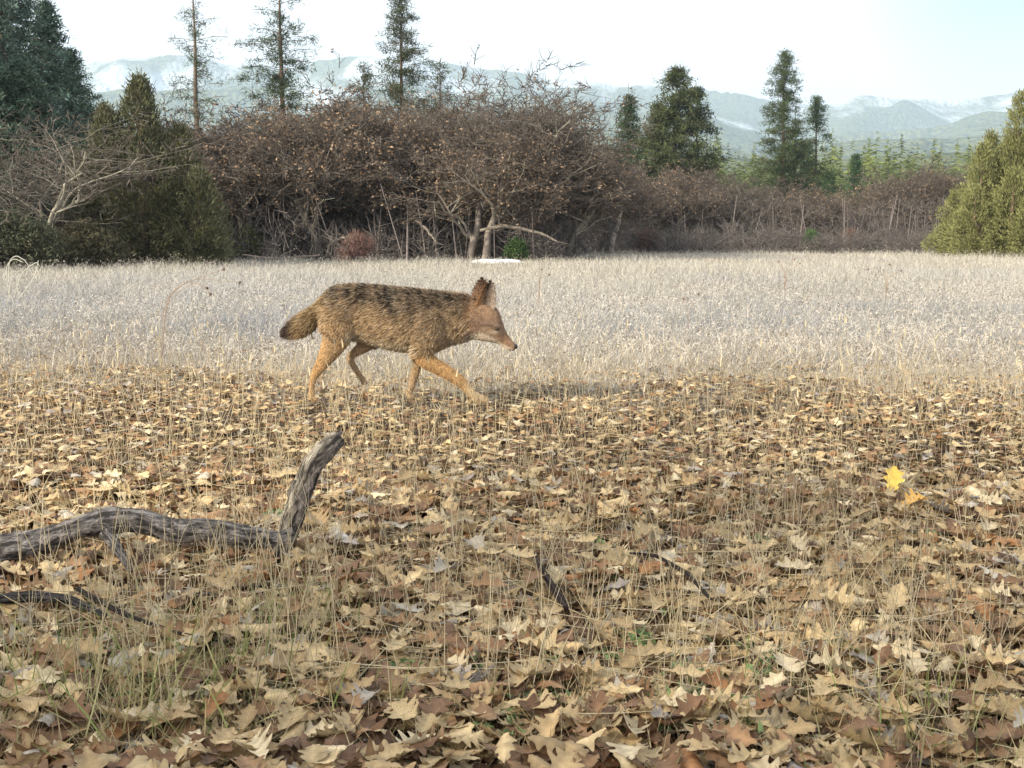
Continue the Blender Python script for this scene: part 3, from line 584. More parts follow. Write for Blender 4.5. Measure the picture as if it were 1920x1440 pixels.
# straw stalks among the leaves in the foreground
ac = Acc()
def stalks(n, D0, D1, l0, l1, lay, r=.0016, px=None):
    D = rng.uniform(D0, D1, n); x = rng.uniform(-1, 1, n)*D*.44
    if px is not None: x = (px[0]+rng.normal(size=n)*px[1]-960)/F*D
    a = rng.uniform(0, 6.283, n); el = np.where(rng.random(n) < lay, rng.uniform(.02, .25, n), rng.uniform(1.15, 1.57, n)); ln = rng.uniform(l0, l1, n)
    d = np.stack([np.cos(a)*np.cos(el), np.sin(a)*np.cos(el), np.sin(el)], 1); sd_ = rng.normal(size=(n, 3))*np.array([[.12, .12, .0]])*ln[:, None]
    P = np.stack([x, D, gz(x, D)+np.where(el < .5, .05, 0)], 1); prev = P; g = (np.array([[.64, .55, .34]])*(1-rng.random((n, 1))*.4)+np.array([[.04, .04, .08]])*rng.random((n, 1)))
    for s in range(4):
        f = (s+1)/4; nx = P+d*ln[:, None]*f+sd_*f*f
        v, q = tubes(prev, nx, r*(1-.18*s), r*(1-.18*(s+1)), 3); ac.add(v, [q], np.repeat(g, 6, 0)); prev = nx
    return prev, d, g
for args in [(2600, 2.3, 8.0, .10, .30, .25), (700, 2.2, 4.2, .12, .34, .45)]:
    stalks(*args)
stalks(75, 2.2, 3.3, .15, .42, .25, .0016, (250, 150)); stalks(60, 2.2, 3.0, .15, .36, .3, .0016, (1700, 150)); stalks(40, 2.4, 3.2, .2, .4, .2, .0016, (520, 60)); stalks(40, 2.3, 3.6, .35, .7, 1.0, .0016)
tp, d, g = stalks(420, 5, 8.5, .22, .42, .08, .0016)
v, q, t3 = blades(tp, d+unit(len(tp))*.2, .05, .008); ac.add(v, [q, t3], (.50, .44, .30))
o = ac.build('straw_stalks', M_grass); tag(o, 'thin straw coloured grass stalks standing and lying among the leaves', 'grass stalks', kind='stuff')
# green tufts and sprouts
ac = Acc()
for (px, py, n, h, s) in [(545, 1205, 260, .10, .07), (60, 1360, 200, .14, .12), (250, 1350, 300, .16, .16), (700, 1390, 60, .07, .1), (1280, 1400, 60, .06, .1), (1760, 1380, 160, .12, .15)]:
    c0 = gnd(px, py); P = np.array(c0)[None]+rng.normal(size=(n, 3))*np.array([[s, s, 0]]); P[:, 2] = gz(P[:, 0], P[:, 1])+.02
    dv = rng.normal(size=(n, 3))*.55; dv[:, 2] = 1; V, q, t3 = blades(P, dv, h*rng.uniform(.6, 1.3, n), .0035, rng.normal(size=(n, 3))*.03)
    c = np.where(rng.random((n, 1)) < .35, np.array([[.20, .25, .08]]), np.array([[.40, .37, .19]]))*(.7+.5*rng.random((n, 1))); ac.add(V, [q, t3], np.repeat(c, 5, 0))
n = 46; px = rng.uniform(100, 1850, n); py = rng.uniform(960, 1430, n); py[:25] = rng.uniform(1220, 1430, 25); px[:25] = rng.uniform(900, 1500, 25)
for a, b in zip(px, py):
    c0 = gnd(a, b); m_ = 14; P = np.array(c0)[None]+rng.normal(size=(m_, 3))*np.array([[.018, .018, 0]]); P[:, 2] = gz(P[:, 0], P[:, 1])+.055
    V, q, t3 = blades(P, unit(m_)*np.array([[1, 1, .5]])+np.array([[0, 0, .3]]), rng.uniform(.012, .028, m_), .011); ac.add(V, [q, t3], np.repeat(np.array([[.16, .23, .10]])*(.7+.6*rng.random((m_, 1))), 5, 0))
o = ac.build('green_sprouts', M_grass); tag(o, 'small green blades and sprouts pushing through the leaf litter', 'sprouts', kind='stuff')

# ---------------------------------------------------------------- oak leaves
def leaf_template(seed, hi=True):
    rs = np.random.default_rng(seed)
    n = 26 if hi else 10; st = np.linspace(0, 1, n); env = .30*np.sin(math.pi*np.clip(st, .02, .985)**1.25)**.75+.025
    ph = rs.uniform(-.4, .4); lob = (.76+.24*np.tanh(1.3*np.cos(2*math.pi*(st*(3.9+rs.uniform(-.7, .6))+.38+ph*.2)))) if hi else rs.uniform(.65, 1.1, n)
    wv = env*lob; wl = wv*rs.uniform(.96, 1.04, n)*rs.uniform(.85, 1.15); wr = env*(np.roll(lob, 2) if rs.random() < .5 else lob)*rs.uniform(.96, 1.04, n)*rs.uniform(.85, 1.15)
    cx = rs.uniform(-.8, 1.1); cy = rs.uniform(.3, 2.6)*(1 if rs.random() < .75 else -1); tw = rs.uniform(-.9, .9); y = st-.5
    V = []
    for i in range(n):
        for s, wd in ((-1, wl[i]), (-1, wl[i]*.5), (0, 0), (1, wr[i]*.5), (1, wr[i])):
            xx = s*wd; yo = y[i]+.16*abs(xx)*(1-st[i])
            zz = cx*y[i]**2*.5+cy*xx*xx*1.1+tw*xx*y[i]*.9+.05*abs(xx)+rs.normal(0, .010)
            V.append((xx, yo, zz))
    V = np.array(V); V[:, 2] -= V[:, 2].mean()
    q = [[i*5+j, i*5+j+1, (i+1)*5+j+1, (i+1)*5+j] for i in range(n-1) for j in range(4)]
    return V, np.array(q)
TH_ = [leaf_template(k) for k in range(14)]; TL_ = [leaf_template(k+50, False) for k in range(10)]
PAL = np.array([[.52, .40, .225], [.43, .31, .165], [.60, .50, .33], [.28, .17, .09], [.20, .115, .065], [.33, .165, .07], [.42, .375, .31], [.13, .075, .045], [.34, .30, .27]])
PW = np.array([.24, .20, .12, .17, .13, .035, .045, .06, .02]); PW = PW/PW.sum()
ac = Acc()
def rotm(yaw, tx, ty):
    n = len(yaw); c, s = np.cos(yaw), np.sin(yaw); Zr = np.zeros((n, 3, 3)); Zr[:, 0, 0] = c; Zr[:, 0, 1] = -s; Zr[:, 1, 0] = s; Zr[:, 1, 1] = c; Zr[:, 2, 2] = 1
    c, s = np.cos(tx), np.sin(tx); X_ = np.zeros((n, 3, 3)); X_[:, 0, 0] = 1; X_[:, 1, 1] = c; X_[:, 1, 2] = -s; X_[:, 2, 1] = s; X_[:, 2, 2] = c
    c, s = np.cos(ty), np.sin(ty); Y_ = np.zeros((n, 3, 3)); Y_[:, 1, 1] = 1; Y_[:, 0, 0] = c; Y_[:, 0, 2] = s; Y_[:, 2, 0] = -s; Y_[:, 2, 2] = c
    return Zr @ X_ @ Y_
def leaf_field(n, D0, D1, T, zmax, fade=None, size=(.05, .115), tilt=.21, dim=1.0):
    D = np.sqrt(rng.uniform(D0**2, D1**2, n)); x = rng.uniform(-1, 1, n)*D*.47
    if fade:
        k = rng.random(n) < np.clip(1-(D+2.6*fbm(x*.4, D*.4, 4, 4)-fade[0])/(fade[1]-fade[0]), fade[2], 1); D = D[k]; x = x[k]; n = len(x)
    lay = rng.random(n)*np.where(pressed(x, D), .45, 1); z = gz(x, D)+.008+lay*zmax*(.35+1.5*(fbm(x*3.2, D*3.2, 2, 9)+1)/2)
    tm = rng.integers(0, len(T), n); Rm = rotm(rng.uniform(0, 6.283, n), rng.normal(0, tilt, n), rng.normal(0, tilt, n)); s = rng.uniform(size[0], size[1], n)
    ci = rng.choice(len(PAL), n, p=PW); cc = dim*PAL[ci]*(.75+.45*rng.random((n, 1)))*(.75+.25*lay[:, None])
    flip = np.where(rng.random(n) < .35, -1., 1.)
    for k in range(len(T)):
        j = np.where(tm == k)[0]; V, q = T[k]; m_ = len(V)
        W = V[None]*s[j][:, None, None]; W = W*np.stack([np.ones(len(j)), np.ones(len(j)), flip[j]], 1)[:, None, :]
        W = np.einsum('nij,nkj->nki', Rm[j], W)+np.stack([x[j], D[j], z[j]], 1)[:, None]
        qq = (np.arange(len(j))*m_)[:, None, None]+q[None]
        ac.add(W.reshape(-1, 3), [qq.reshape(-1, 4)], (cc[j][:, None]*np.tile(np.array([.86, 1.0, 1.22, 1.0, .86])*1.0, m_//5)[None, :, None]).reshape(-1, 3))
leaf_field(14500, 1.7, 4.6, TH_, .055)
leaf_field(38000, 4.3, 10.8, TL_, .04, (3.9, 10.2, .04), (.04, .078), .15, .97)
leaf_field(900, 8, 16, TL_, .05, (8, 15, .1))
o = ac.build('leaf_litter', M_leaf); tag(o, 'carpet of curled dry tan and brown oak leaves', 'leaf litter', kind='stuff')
# the nearest, largest leaves one by one on top of the litter
LM = []
names = ['tan', 'tan', 'pale', 'brown', 'dark brown', 'russet', 'grey', 'dark brown', 'grey']
for k in range(18):
    V, q = TH_[k % 14]; ci = [0, 1, 2, 3, 0, 6, 1, 0, 1, 4, 0, 3, 2, 1, 1, 0, 0, 5][k]
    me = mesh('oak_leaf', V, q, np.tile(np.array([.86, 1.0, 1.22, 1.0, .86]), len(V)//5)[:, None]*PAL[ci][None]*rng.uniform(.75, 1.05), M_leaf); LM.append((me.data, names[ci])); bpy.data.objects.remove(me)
n = 290
for k in range(n):
    me, cn = LM[rng.integers(0, 18)]; f = rng.random(); py = 1440-520*f**1.3; px = rng.uniform(-20, 1940); c0 = gnd(px, py)
    o = bpy.data.objects.new('oak_leaf', me); COL.objects.link(o); o.location = (c0.x, c0.y, float(gz(c0.x, c0.y))+rng.uniform(.055, .085))
    o.rotation_euler = (rng.normal(0, .17), rng.normal(0, .17), rng.uniform(0, 6.28)); s = rng.uniform(.07, .12); o.scale = (s, s, s)
    tag(o, 'dry %s lobed oak leaf lying loose on top of the near leaf litter' % cn, 'leaf', '%s oak leaves on top of the near litter' % cn)
V, q = leaf_template(3); V = V.copy(); V[:, 2] *= .5
o = mesh('oak_leaf', V*np.array([.125, .105, .1]), q, (.80, .58, .13), M_leaf); c0 = gnd(1672, 958); o.location = (c0.x, c0.y, .11); o.rotation_euler = (R(55), R(8), R(-14)); tag(o, 'bright yellow lobed oak leaf standing out on the litter at the right', 'leaf')
V, q = leaf_template(5)
o = mesh('oak_leaf', V*.11, q, (.70, .42, .12), M_leaf); c0 = gnd(1712, 985); o.location = (c0.x, c0.y, .085); o.rotation_euler = (R(12), R(8), R(-70)); tag(o, 'duller golden oak leaf lying flat below the bright yellow one', 'leaf')

# ---------------------------------------------------------------- weathered branch lying in the foreground
wm = bpy.data.materials.new('weathered_wood'); wm.use_nodes = True; t = wm.node_tree; p = t.nodes['Principled BSDF']; p.inputs['Roughness'].default_value = .9; p.inputs['Specular IOR Level'].default_value = .15
a = N(t, 'ShaderNodeAttribute'); a.attribute_name = 'Col'
bk = N(t, 'ShaderNodeAttribute'); bk.attribute_name = 'grain'
mpn = N(t, 'ShaderNodeMapping'); mpn.inputs['Scale'].default_value = (1, 1, 1); t.links.new(bk.outputs['Vector'], mpn.inputs[0])
no = N(t, 'ShaderNodeTexNoise'); no.inputs['Scale'].default_value = 1.0; no.inputs['Detail'].default_value = 9; no.inputs['Roughness'].default_value = .62; no.inputs['Distortion'].default_value = .6; t.links.new(mpn.outputs[0], no.inputs['Vector'])
rr_ = N(t, 'ShaderNodeMapRange'); rr_.inputs[1].default_value = .40; rr_.inputs[2].default_value = .56; rr_.inputs[3].default_value = .12; rr_.inputs[4].default_value = 1.15; t.links.new(no.outputs['Fac'], rr_.inputs[0])
n3 = N(t, 'ShaderNodeTexNoise'); n3.inputs['Scale'].default_value = 4; n3.inputs['Detail'].default_value = 6; t.links.new(mpn.outputs[0], n3.inputs['Vector'])
rn = N(t, 'ShaderNodeMapRange'); rn.inputs[1].default_value = .3; rn.inputs[2].default_value = .7; rn.inputs[3].default_value = .6; rn.inputs[4].default_value = 1.35; t.links.new(n3.outputs['Fac'], rn.inputs[0])
m1 = N(t, 'ShaderNodeMath', operation='MULTIPLY'); t.links.new(rr_.outputs[0], m1.inputs[0]); t.links.new(rn.outputs[0], m1.inputs[1])
vs = N(t, 'ShaderNodeVectorMath', operation='SCALE'); t.links.new(a.outputs['Color'], vs.inputs[0]); t.links.new(m1.outputs[0], vs.inputs['Scale']); t.links.new(vs.outputs[0], p.inputs['Base Color'])
bb = N(t, 'ShaderNodeBump'); bb.inputs['Strength'].default_value = 1; bb.inputs['Distance'].default_value = .008; t.links.new(m1.outputs[0], bb.inputs['Height']); t.links.new(bb.outputs[0], p.inputs['Normal'])
def wood(name, pts, rad, c_, parent=None, lat=1, n=36, rough=.12, org=None, pale=None):
    P = np.array([tuple(q) for q in pts]); m_ = 24*len(P); k = np.linspace(0, len(P)-1, m_); Pn = np.stack([np.interp(k, range(len(P)), P[:, i]) for i in range(3)], 1)
    for _ in range(40): Pn[1:-1] = (Pn[:-2]+Pn[1:-1]*2+Pn[2:])/4
    ln_ = np.concatenate([[0], np.cumsum(np.linalg.norm(np.diff(Pn, axis=0), axis=1))])
    rr = np.interp(k, range(len(rad)), rad); rr = rr*(1+.10*fbm(ln_*14, ln_*0+len(P), 3, 6))
    v, q, t3 = path_tube(Pn, rr, n)
    kk = np.repeat(ln_, n); an = np.tile(np.arange(n), m_)/n*6.283; ca, sa = np.cos(an), np.sin(an)
    f = 1+rough*fbm(kk*9+ca*1.2, ca*1.8+sa*1.3, 3, 2)-.10*np.abs(fbm(kk*22+ca*2.2, ca*4+sa*6, 3, 5))+rough*.4*np.sin(an*3+kk*6)
    v[:m_*n] = np.repeat(Pn, n, 0)+(v[:m_*n]-np.repeat(Pn, n, 0))*f[:, None]
    rad_d = v-np.concatenate([np.repeat(Pn, n, 0), Pn[:1], Pn[-1:]])
    cv = np.tile(np.array(c_, float), (len(v), 1))
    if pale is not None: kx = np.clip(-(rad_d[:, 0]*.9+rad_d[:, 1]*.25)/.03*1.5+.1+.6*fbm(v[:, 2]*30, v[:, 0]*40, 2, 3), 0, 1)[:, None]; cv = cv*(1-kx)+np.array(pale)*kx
    if org is not None: v = v-np.array(org)
    o = mesh(name, v, [q, t3], cv, wm, parent, True)
    g = np.zeros((len(v), 3), np.float32); g[:m_*n, 0] = kk*22; g[:m_*n, 1] = ca*2.2; g[:m_*n, 2] = sa*2.2
    at__ = o.data.attributes.new('grain', 'FLOAT_VECTOR', 'POINT'); at__.data.foreach_set('vector', g.ravel()); return o
B = gnd(520, 1086); yb = B.y
def atg(px, py, D): return at(px, py, D)
root = empty('fallen_branch', (B.x, B.y, 0)); tag(root, 'weathered grey forked oak branch lying on the leaves with one raised end', 'branch')
GW = (.27, .25, .24); org = (B.x, B.y, 0)
pts = [at(-60, 1042, yb-.05), at(20, 1028, yb-.03), at(80, 1018, yb), at(140, 992, yb), at(200, 976, yb+.02), at(260, 974, yb+.03), at(330, 995, yb+.03), at(390, 991, yb+.02), at(455, 1003, yb), at(520, 1012, yb), at(552, 1000, yb+.01)]
wood('main_limb', pts, [.046, .042, .039, .031, .037, .035, .032, .031, .028, .024], GW, root, org=org)
pts = [at(518, 1046, yb-.01), at(538, 996, yb+.02), at(560, 945, yb+.05), at(575, 905, yb+.08), at(586, 872, yb+.10), at(608, 848, yb+.12), at(636, 822, yb+.15)]
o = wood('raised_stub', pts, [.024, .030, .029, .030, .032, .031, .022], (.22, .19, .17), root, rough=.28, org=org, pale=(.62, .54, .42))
for dx_, dz_ in ((-22, 6), (8, -10), (-6, 0)):
    wood('splinter', [at(608+dx_*.6, 850+dz_, yb+.115), at(624+dx_*.5, 832+dz_, yb+.135), at(636+dx_*.4, 820+dz_*1.0, yb+.155)], [.011, .010, .005], (.30, .27, .24), o, n=8, org=org)
wood('side_shoot', [at(200, 1000, yb-.01), at(225, 1035, yb-.10), at(245, 1070, yb-.18)], [.020, .014, .008], GW, root, n=8, org=org)
wood('side_shoot', [at(565, 940, yb+.05), at(545, 930, yb+.05), at(552, 900, yb+.06)], [.014, .013, .006], (.45, .40, .34), root, n=8, org=org)
def ground_twig(pix, rad, c_, lab, z=.095):
    P = [gnd(a, b)+Vector((0, 0, z)) for a, b in pix]; org = P[0]; o = wood('fallen_twig', P, rad, c_, n=8, org=tuple(org)); o.location = org; tag(o, lab, 'twig')
ground_twig([(-30, 1200), (60, 1190), (130, 1196), (200, 1230)], [.012, .014, .011, .006], (.13, .12, .12), 'dark grey twig on the leaves below the weathered branch at the left edge')
ground_twig([(1000, 1100), (1012, 1130), (1040, 1180), (1062, 1215)], [.005, .009, .010, .007], (.10, .075, .07), 'short dark brown twig in the leaves at the lower middle')
ground_twig([(1180, 1105), (1230, 1110), (1290, 1150), (1330, 1200)], [.003, .005, .006, .004], (.12, .09, .08), 'thin crooked brown twig right of the short dark one', .10)
ground_twig([(150, 1180), (230, 1230), (330, 1270), (430, 1290)], [.006, .006, .004, .003], (.10, .08, .075), 'thin dark twig running from the left twig toward the lower middle', .10)
# tall dry weeds standing in the meadow
def weed(px, py, Dd, tops, lab, c_=(.33, .25, .19), r=.0022, heads=True):
    D0 = Dd; b = at(px, py, D0); b.z = float(gz(b.x, D0)); e = empty('dry_weed', b); tag(e, lab, 'dry weed'); st = Acc(); hd = Acc()
    for tp in tops:
        pts = [b-b]+[at(x_, y_, D0)-b for x_, y_ in tp]; P = np.array([tuple(q) for q in pts]); k = np.linspace(0, len(P)-1, len(P)*6); Pn = np.stack([np.interp(k, range(len(P)), P[:, i]) for i in range(3)], 1)
        for _ in range(6): Pn[1:-1] = (Pn[:-2]+Pn[1:-1]*2+Pn[2:])/4
        v, q, t3 = path_tube(Pn, np.linspace(r, r*.6, len(Pn)), 5); st.add(v, [q, t3], c_)
        if heads:
            m_ = 26; V, q, t3 = blades(Pn[-1][None]+rng.normal(size=(m_, 3))*.004, unit(m_), .015, .006); hd.add(V, [q, t3], (.20, .12, .08))
    st.build('stem', M_grass, e)
    if heads: hd.build('seed_head', M_grass, e)
weed(300, 640, 8.5, [[(310, 560), (345, 530), (375, 522), (450, 530)], [(312, 560), (350, 526), (372, 530), (396, 552)], [(305, 570), (330, 540), (360, 525), (420, 505)], [(310, 570), (345, 540), (365, 530), (388, 540)]], 'dark dry weed with drooping seed heads left of the coyote')
weed(300, 780, 6.6, [[(298, 700), (300, 620), (298, 575)]], 'tall single pale grass stalk standing left of the coyote', (.50, .45, .34), .0016, False)
weed(515, 700, 7.9, [[(530, 650), (565, 660), (585, 700)]], 'pale arched stem behind the coyote tail', (.55, .50, .42), .0022, False)
weed(160, 640, 10, [[(170, 600), (200, 570), (240, 540), (280, 520)]], 'long pale stem leaning right in the left meadow', (.55, .50, .42), .003, False)
weed(20, 560, 16, [[(15, 490), (30, 478), (50, 490), (62, 520)], [(10, 500), (25, 484), (44, 492)], [(40, 510), (70, 490), (74, 500)], [(66, 520), (72, 488)]], 'pale arching dead weed at the left edge before the trees', (.50, .50, .44), .008, False)
weed(1010, 560, 14, [[(1012, 520), (1016, 505)], [(1010, 520), (1022, 512), (1030, 515)]], 'small brown weed in the meadow right of the coyote head', r=.004)
weed(1290, 610, 10.5, [[(1292, 580), (1300, 560), (1310, 552)], [(1290, 580), (1282, 560)]], 'thin brown weed in the middle of the right meadow')
weed(1660, 560, 15, [[(1662, 520), (1640, 500), (1628, 505)], [(1664, 520), (1690, 508)], [(1663, 515), (1668, 496)]], 'branching weed with dark heads in the right meadow', r=.004)
weed(1470, 545, 17, [[(1472, 510), (1460, 490)], [(1472, 510), (1490, 486)], [(1474, 512), (1500, 494)]], 'weed with spread dark heads before the right treeline', r=.005)

# ---------------------------------------------------------------- coyote
CD_ = 6.56; K_ = F/CD_*3.692
def cp(cx, cy, y=0): return np.array([(cx-950)/K_, y, (985-cy)/K_])
def loft(sts, n=20, e=2.3):         # stations: cx, top, bottom, halfwidth[, y centre]
    V = []; 
    for s in sts:
        cx, tp, bt, hw = s[:4]; yc = s[4] if len(s) > 4 else 0; cz = (tp+bt)/2; hh = (bt-tp)/2/K_
        for i in range(n):
            t_ = 2*math.pi*i/n; c, s_ = math.cos(t_), math.sin(t_)
            yy = hw*math.copysign(abs(c)**(2/e), c)*(1-.16*s_); zz = hh*math.copysign(abs(s_)**(2/e), s_)
            V.append(cp(cx, cz)+np.array([0, yc+yy, zz]))
    K = len(sts); q = [[k*n+i, k*n+(i+1) % n, (k+1)*n+(i+1) % n, (k+1)*n+i] for k in range(K-1) for i in range(n)]
    V.append(np.mean(V[:n], 0)); V.append(np.mean(V[(K-1)*n:K*n], 0)); a0 = K*n
    t3 = [[a0, (i+1) % n, i] for i in range(n)]+[[a0+1, (K-1)*n+i, (K-1)*n+(i+1) % n] for i in range(n)]
    return np.array(V), q, t3
bac = Acc()
def dens(pts, m_=6):
    P = np.array(pts, float); k = np.linspace(0, len(P)-1, len(P)*m_); Q_ = np.stack([np.interp(k, range(len(P)), P[:, i]) for i in range(P.shape[1])], 1)
    for _ in range(5): Q_[1:-1] = (Q_[:-2]+Q_[1:-1]*2+Q_[2:])/4
    return Q_
def addl(st, e=2.3): V, q, t3 = loft([tuple(r_) for r_ in dens(st, 4)], e=e); bac.add(V, [q, t3], (0, 0, 0))
def addt(pts, lat=.7):
    P = dens(pts, 5); Pw = np.array([cp(a, b, c) for a, b, c, r_ in P]); V, q, t3 = path_tube(Pw, (P[:, 3]*1.06+2)/K_, 14, lat=lat)
    bac.add(V, [q, t3], (0, 0, 0))
addl([(392, 290, 420, .03), (430, 235, 500, .065), (480, 208, 560, .085), (560, 192, 568, .095), (650, 194, 572, .088), (750, 201, 598, .090), (850, 210, 632, .102), (950, 218, 648, .108), (1050, 228, 662, .105), (1130, 238, 662, .098), (1200, 247, 640, .088), (1260, 252, 612, .08), (1320, 258, 592, .073), (1380, 264, 580, .067), (1440, 290, 570, .055)])
# head, slightly turned to the camera side
HY = -.012
addl([(1330, 300, 540, .030, HY*.5), (1380, 300, 552, .050, HY), (1440, 302, 566, .062, HY), (1490, 312, 580, .069, HY), (1540, 320, 586, .067, HY-.004), (1588, 336, 594, .058, HY-.008), (1620, 380, 606, .045, HY-.012), (1640, 450, 622, .031, HY-.014), (1660, 510, 636, .025, HY-.016), (1690, 556, 649, .021, HY-.018), (1728, 596, 647, .014, HY-.02)], e=2.1)
addt([(500, 350, -.050, 98), (515, 450, -.070, 108), (505, 540, -.068, 98), (462, 630, -.070, 70), (408, 715, -.070, 46), (350, 800, -.070, 27), (328, 850, -.070, 21), (322, 910, -.070, 18), (318, 955, -.070, 19), (332, 978, -.070, 20), (362, 984, -.070, 16)], .62)
addt([(560, 400, .045, 90), (700, 520, .055, 85), (725, 580, .060, 60), (670, 628, .062, 40), (600, 672, .062, 29), (563, 702, .062, 24), (580, 745, .062, 20), (612, 800, .062, 17), (645, 845, .062, 16), (662, 872, .062, 19), (672, 895, .062, 15)], .7)
addt([(1140, 400, -.062, 98), (1115, 530, -.080, 90), (1090, 630, -.076, 70), (1095, 695, -.078, 56), (1170, 742, -.080, 46), (1270, 795, -.082, 40), (1350, 850, -.082, 35), (1400, 905, -.082, 30), (1440, 950, -.082, 27), (1478, 975, -.082, 27), (1515, 982, -.082, 24), (1545, 985, -.082, 16)], .72)
addt([(1120, 480, .055, 80), (1070, 600, .066, 60), (1045, 690, .068, 40), (1035, 770, .068, 31), (1012, 860, .068, 25), (990, 930, .068, 21), (978, 968, .068, 22), (990, 985, .068, 22), (1018, 988, .068, 15)], .75)
addt([(500, 270, 0, 52), (445, 285, 0, 38), (400, 335, .005, 36), (345, 395, .01, 48), (290, 445, .012, 60), (225, 488, .015, 60), (170, 512, .015, 44), (122, 520, .015, 14)], .8)
coy = empty('coyote', (at(500+950/3.692, 746, CD_).x, CD_, at(960, 747, CD_).z+.0)); tag(coy, 'grizzled tawny coyote walking to the right across the grass with its head low', 'coyote')
tmp = bac.build('tmp', M_skin); md = tmp.modifiers.new('r', 'REMESH'); md.mode = 'VOXEL'; md.voxel_size = .0058; md2 = tmp.modifiers.new('s', 'SMOOTH'); md2.iterations = 7; md2.factor = .6
dg = bpy.context.evaluated_depsgraph_get(); me = bpy.data.meshes.new_from_object(tmp.evaluated_get(dg)); bpy.data.objects.remove(tmp)
nv = len(me.vertices); BV = np.empty(nv*3, np.float32); me.vertices.foreach_get('co', BV); BV = BV.reshape(-1, 3).astype(float)
def sstep(a, b, x): t_ = np.clip((x-a)/(b-a), 0, 1); return t_*t_*(3-2*t_)
def coat(P, n_seed=0):
    cx = P[:, 0]*K_+950; cy = 985-P[:, 2]*K_; y = P[:, 1]; n = len(P)
    def m(c, d, k): k = k[:, None]; return c*(1-k)+np.array([d])*k
    top = np.interp(cx, [400, 480, 700, 950, 1130, 1320, 1440], [250, 200, 190, 215, 235, 255, 290]); bot = np.interp(cx, [400, 480, 650, 850, 1050, 1200, 1320, 1440], [480, 560, 590, 640, 665, 645, 592, 570]); h = (cy-top)/(bot-top)
    c = np.tile(np.array([[.45, .33, .20]]), (n, 1))
    nz_ = fbm(cx/26+cy/50, cy/30-cx/90, 3, 3)
    c = m(c, (.25, .195, .14), sstep(.50, .05, h)*.85)                            # back grizzle
    c = m(c, (.055, .042, .036), sstep(-.02, .30, nz_)*sstep(.60, .1, h)*.95)     # dark streaks
    saddle = np.exp(-((cx-(850+h*150))/26)**2)*sstep(.62, .3, h); c = m(c, (.045, .036, .033), saddle*.95); c = m(c, (.045, .036, .033), np.exp(-((cx-(700+h*60))/16)**2)*sstep(.30, .1, h)*.8); c = m(c, (.07, .055, .05), np.exp(-((cx-(1010+h*60))/18)**2)*sstep(.5, .2, h)*.7)
    c = m(c, (.40, .36, .29), np.exp(-((cx-(900+h*120))/20)**2)*sstep(.5, .2, h)*.5)
    c = m(c, (.20, .15, .115), np.exp(-((cx-1100)/110)**2-((h-.45)/.28)**2)*.55+0*h)
    c = m(c, (.06, .05, .045), np.exp(-((cx-490)/22)**2-((cy-240)/40)**2)*.8)
    c = m(c, (.50, .44, .33), sstep(.72, 1.0, h)*((cx > 560) & (cx < 1060)))     # belly
    leg = (cy > bot-15); hind = cx < 800
    lg = sstep(0, 60, cy-bot+30)*((cx > 420) | (cy > 560)); c = m(c, (.52, .34, .17), lg*(cy > 560))
    thigh = np.exp(-((cx-480)/80)**2)*sstep(380, 560, cy); c = m(c, (.42, .30, .18), thigh*.8)
    c = m(c, (.62, .50, .33), sstep(-5, 40, cx-1380)*(cy > 790))                 # pale forefoot
    c = m(c, (.52, .42, .28), sstep(800, 960, cy)*.5)
    c = m(c, (.46, .38, .28), ((y > .03) & (cy > 600)).astype(float)*.5)         # far legs, inner side
    tail = (cx < 430) & (cy < 600) & (cx+ (cy-300)*.6 < 455)
    ct = np.tile(np.array([[.36, .27, .16]]), (n, 1)); ct = m(ct, (.12, .09, .07), sstep(60, -30, cy-(820-cx*1.15)+150)*.5); ct = m(ct, (.07, .05, .045), sstep(240, 165, cx)); ct = m(ct, (.40, .28, .15), sstep(440, 560, cy)*.5*sstep(200, 260, cx))
    c = np.where(tail[:, None], ct, c)
    hd = sstep(1345, 1450, cx)*(cy < 720)
    ch = np.tile(np.array([[.30, .205, .14]]), (n, 1)); ch = m(ch, (.42, .25, .13), np.exp(-((cx-1405)/26)**2-((cy-360)/55)**2))
    ch = m(ch, (.30, .19, .12), np.exp(-((cx-1665)/35)**2-((cy-550)/40)**2)*.9); ch = m(ch, (.34, .27, .20), np.exp(-((cx-1500)/60)**2-((cy-510)/22)**2)*.8)
    ch = m(ch, (.66, .60, .50), sstep(1.2, .6, np.sqrt(((cx-1480)/125)**2+((cy-585)/62)**2))); ch = m(ch, (.68, .60, .50), sstep(566, 584, cy-(cx-1600)*.55)*(cx > 1480)*(cx < 1712)); ch = m(ch, (.60, .52, .42), np.exp(-((cx-1585)/30)**2-((cy-512)/12)**2)*.9); ch = m(ch, (.52, .45, .36), np.exp(-((cx-1590)/26)**2-((cy-464)/8)**2)*.7); ch = m(ch, (.05, .04, .035), np.exp(-((cx-1598)/20)**2-((cy-487)/11)**2)*.97)
    ch = m(ch, (.10, .07, .06), np.exp(-((cx-1540)/70)**2-((cy-468)/9)**2)*.8); ch = m(ch, (.15, .11, .10), np.exp(-((cx-1500)/70)**2-((cy-440)/30)**2)*.5)
    ch = m(ch, (.05, .035, .035), np.exp(-((cy-(588+(cx-1545)*.62))/7)**2)*((cx > 1545) & (cx < 1640))*.9); ch = m(ch, (.05, .035, .035), np.exp(-((cy-(644))/6)**2)*((cx >= 1640) & (cx < 1700))*.8)
    c = c*(1-hd[:, None])+ch*hd[:, None]
    c = m(c, (.50, .44, .34), np.exp(-((cx-1340)/80)**2-((cy-590)/35)**2)*.8)    # throat
    return np.clip(c*np.array([[.88, .855, .82]]), .02, .9)
cc = np.ones((nv, 4), np.float32); cc[:, :3] = coat(BV)*.85
at_ = me.color_attributes.new('Col', 'FLOAT_COLOR', 'POINT'); at_.data.foreach_set('color', cc.ravel())
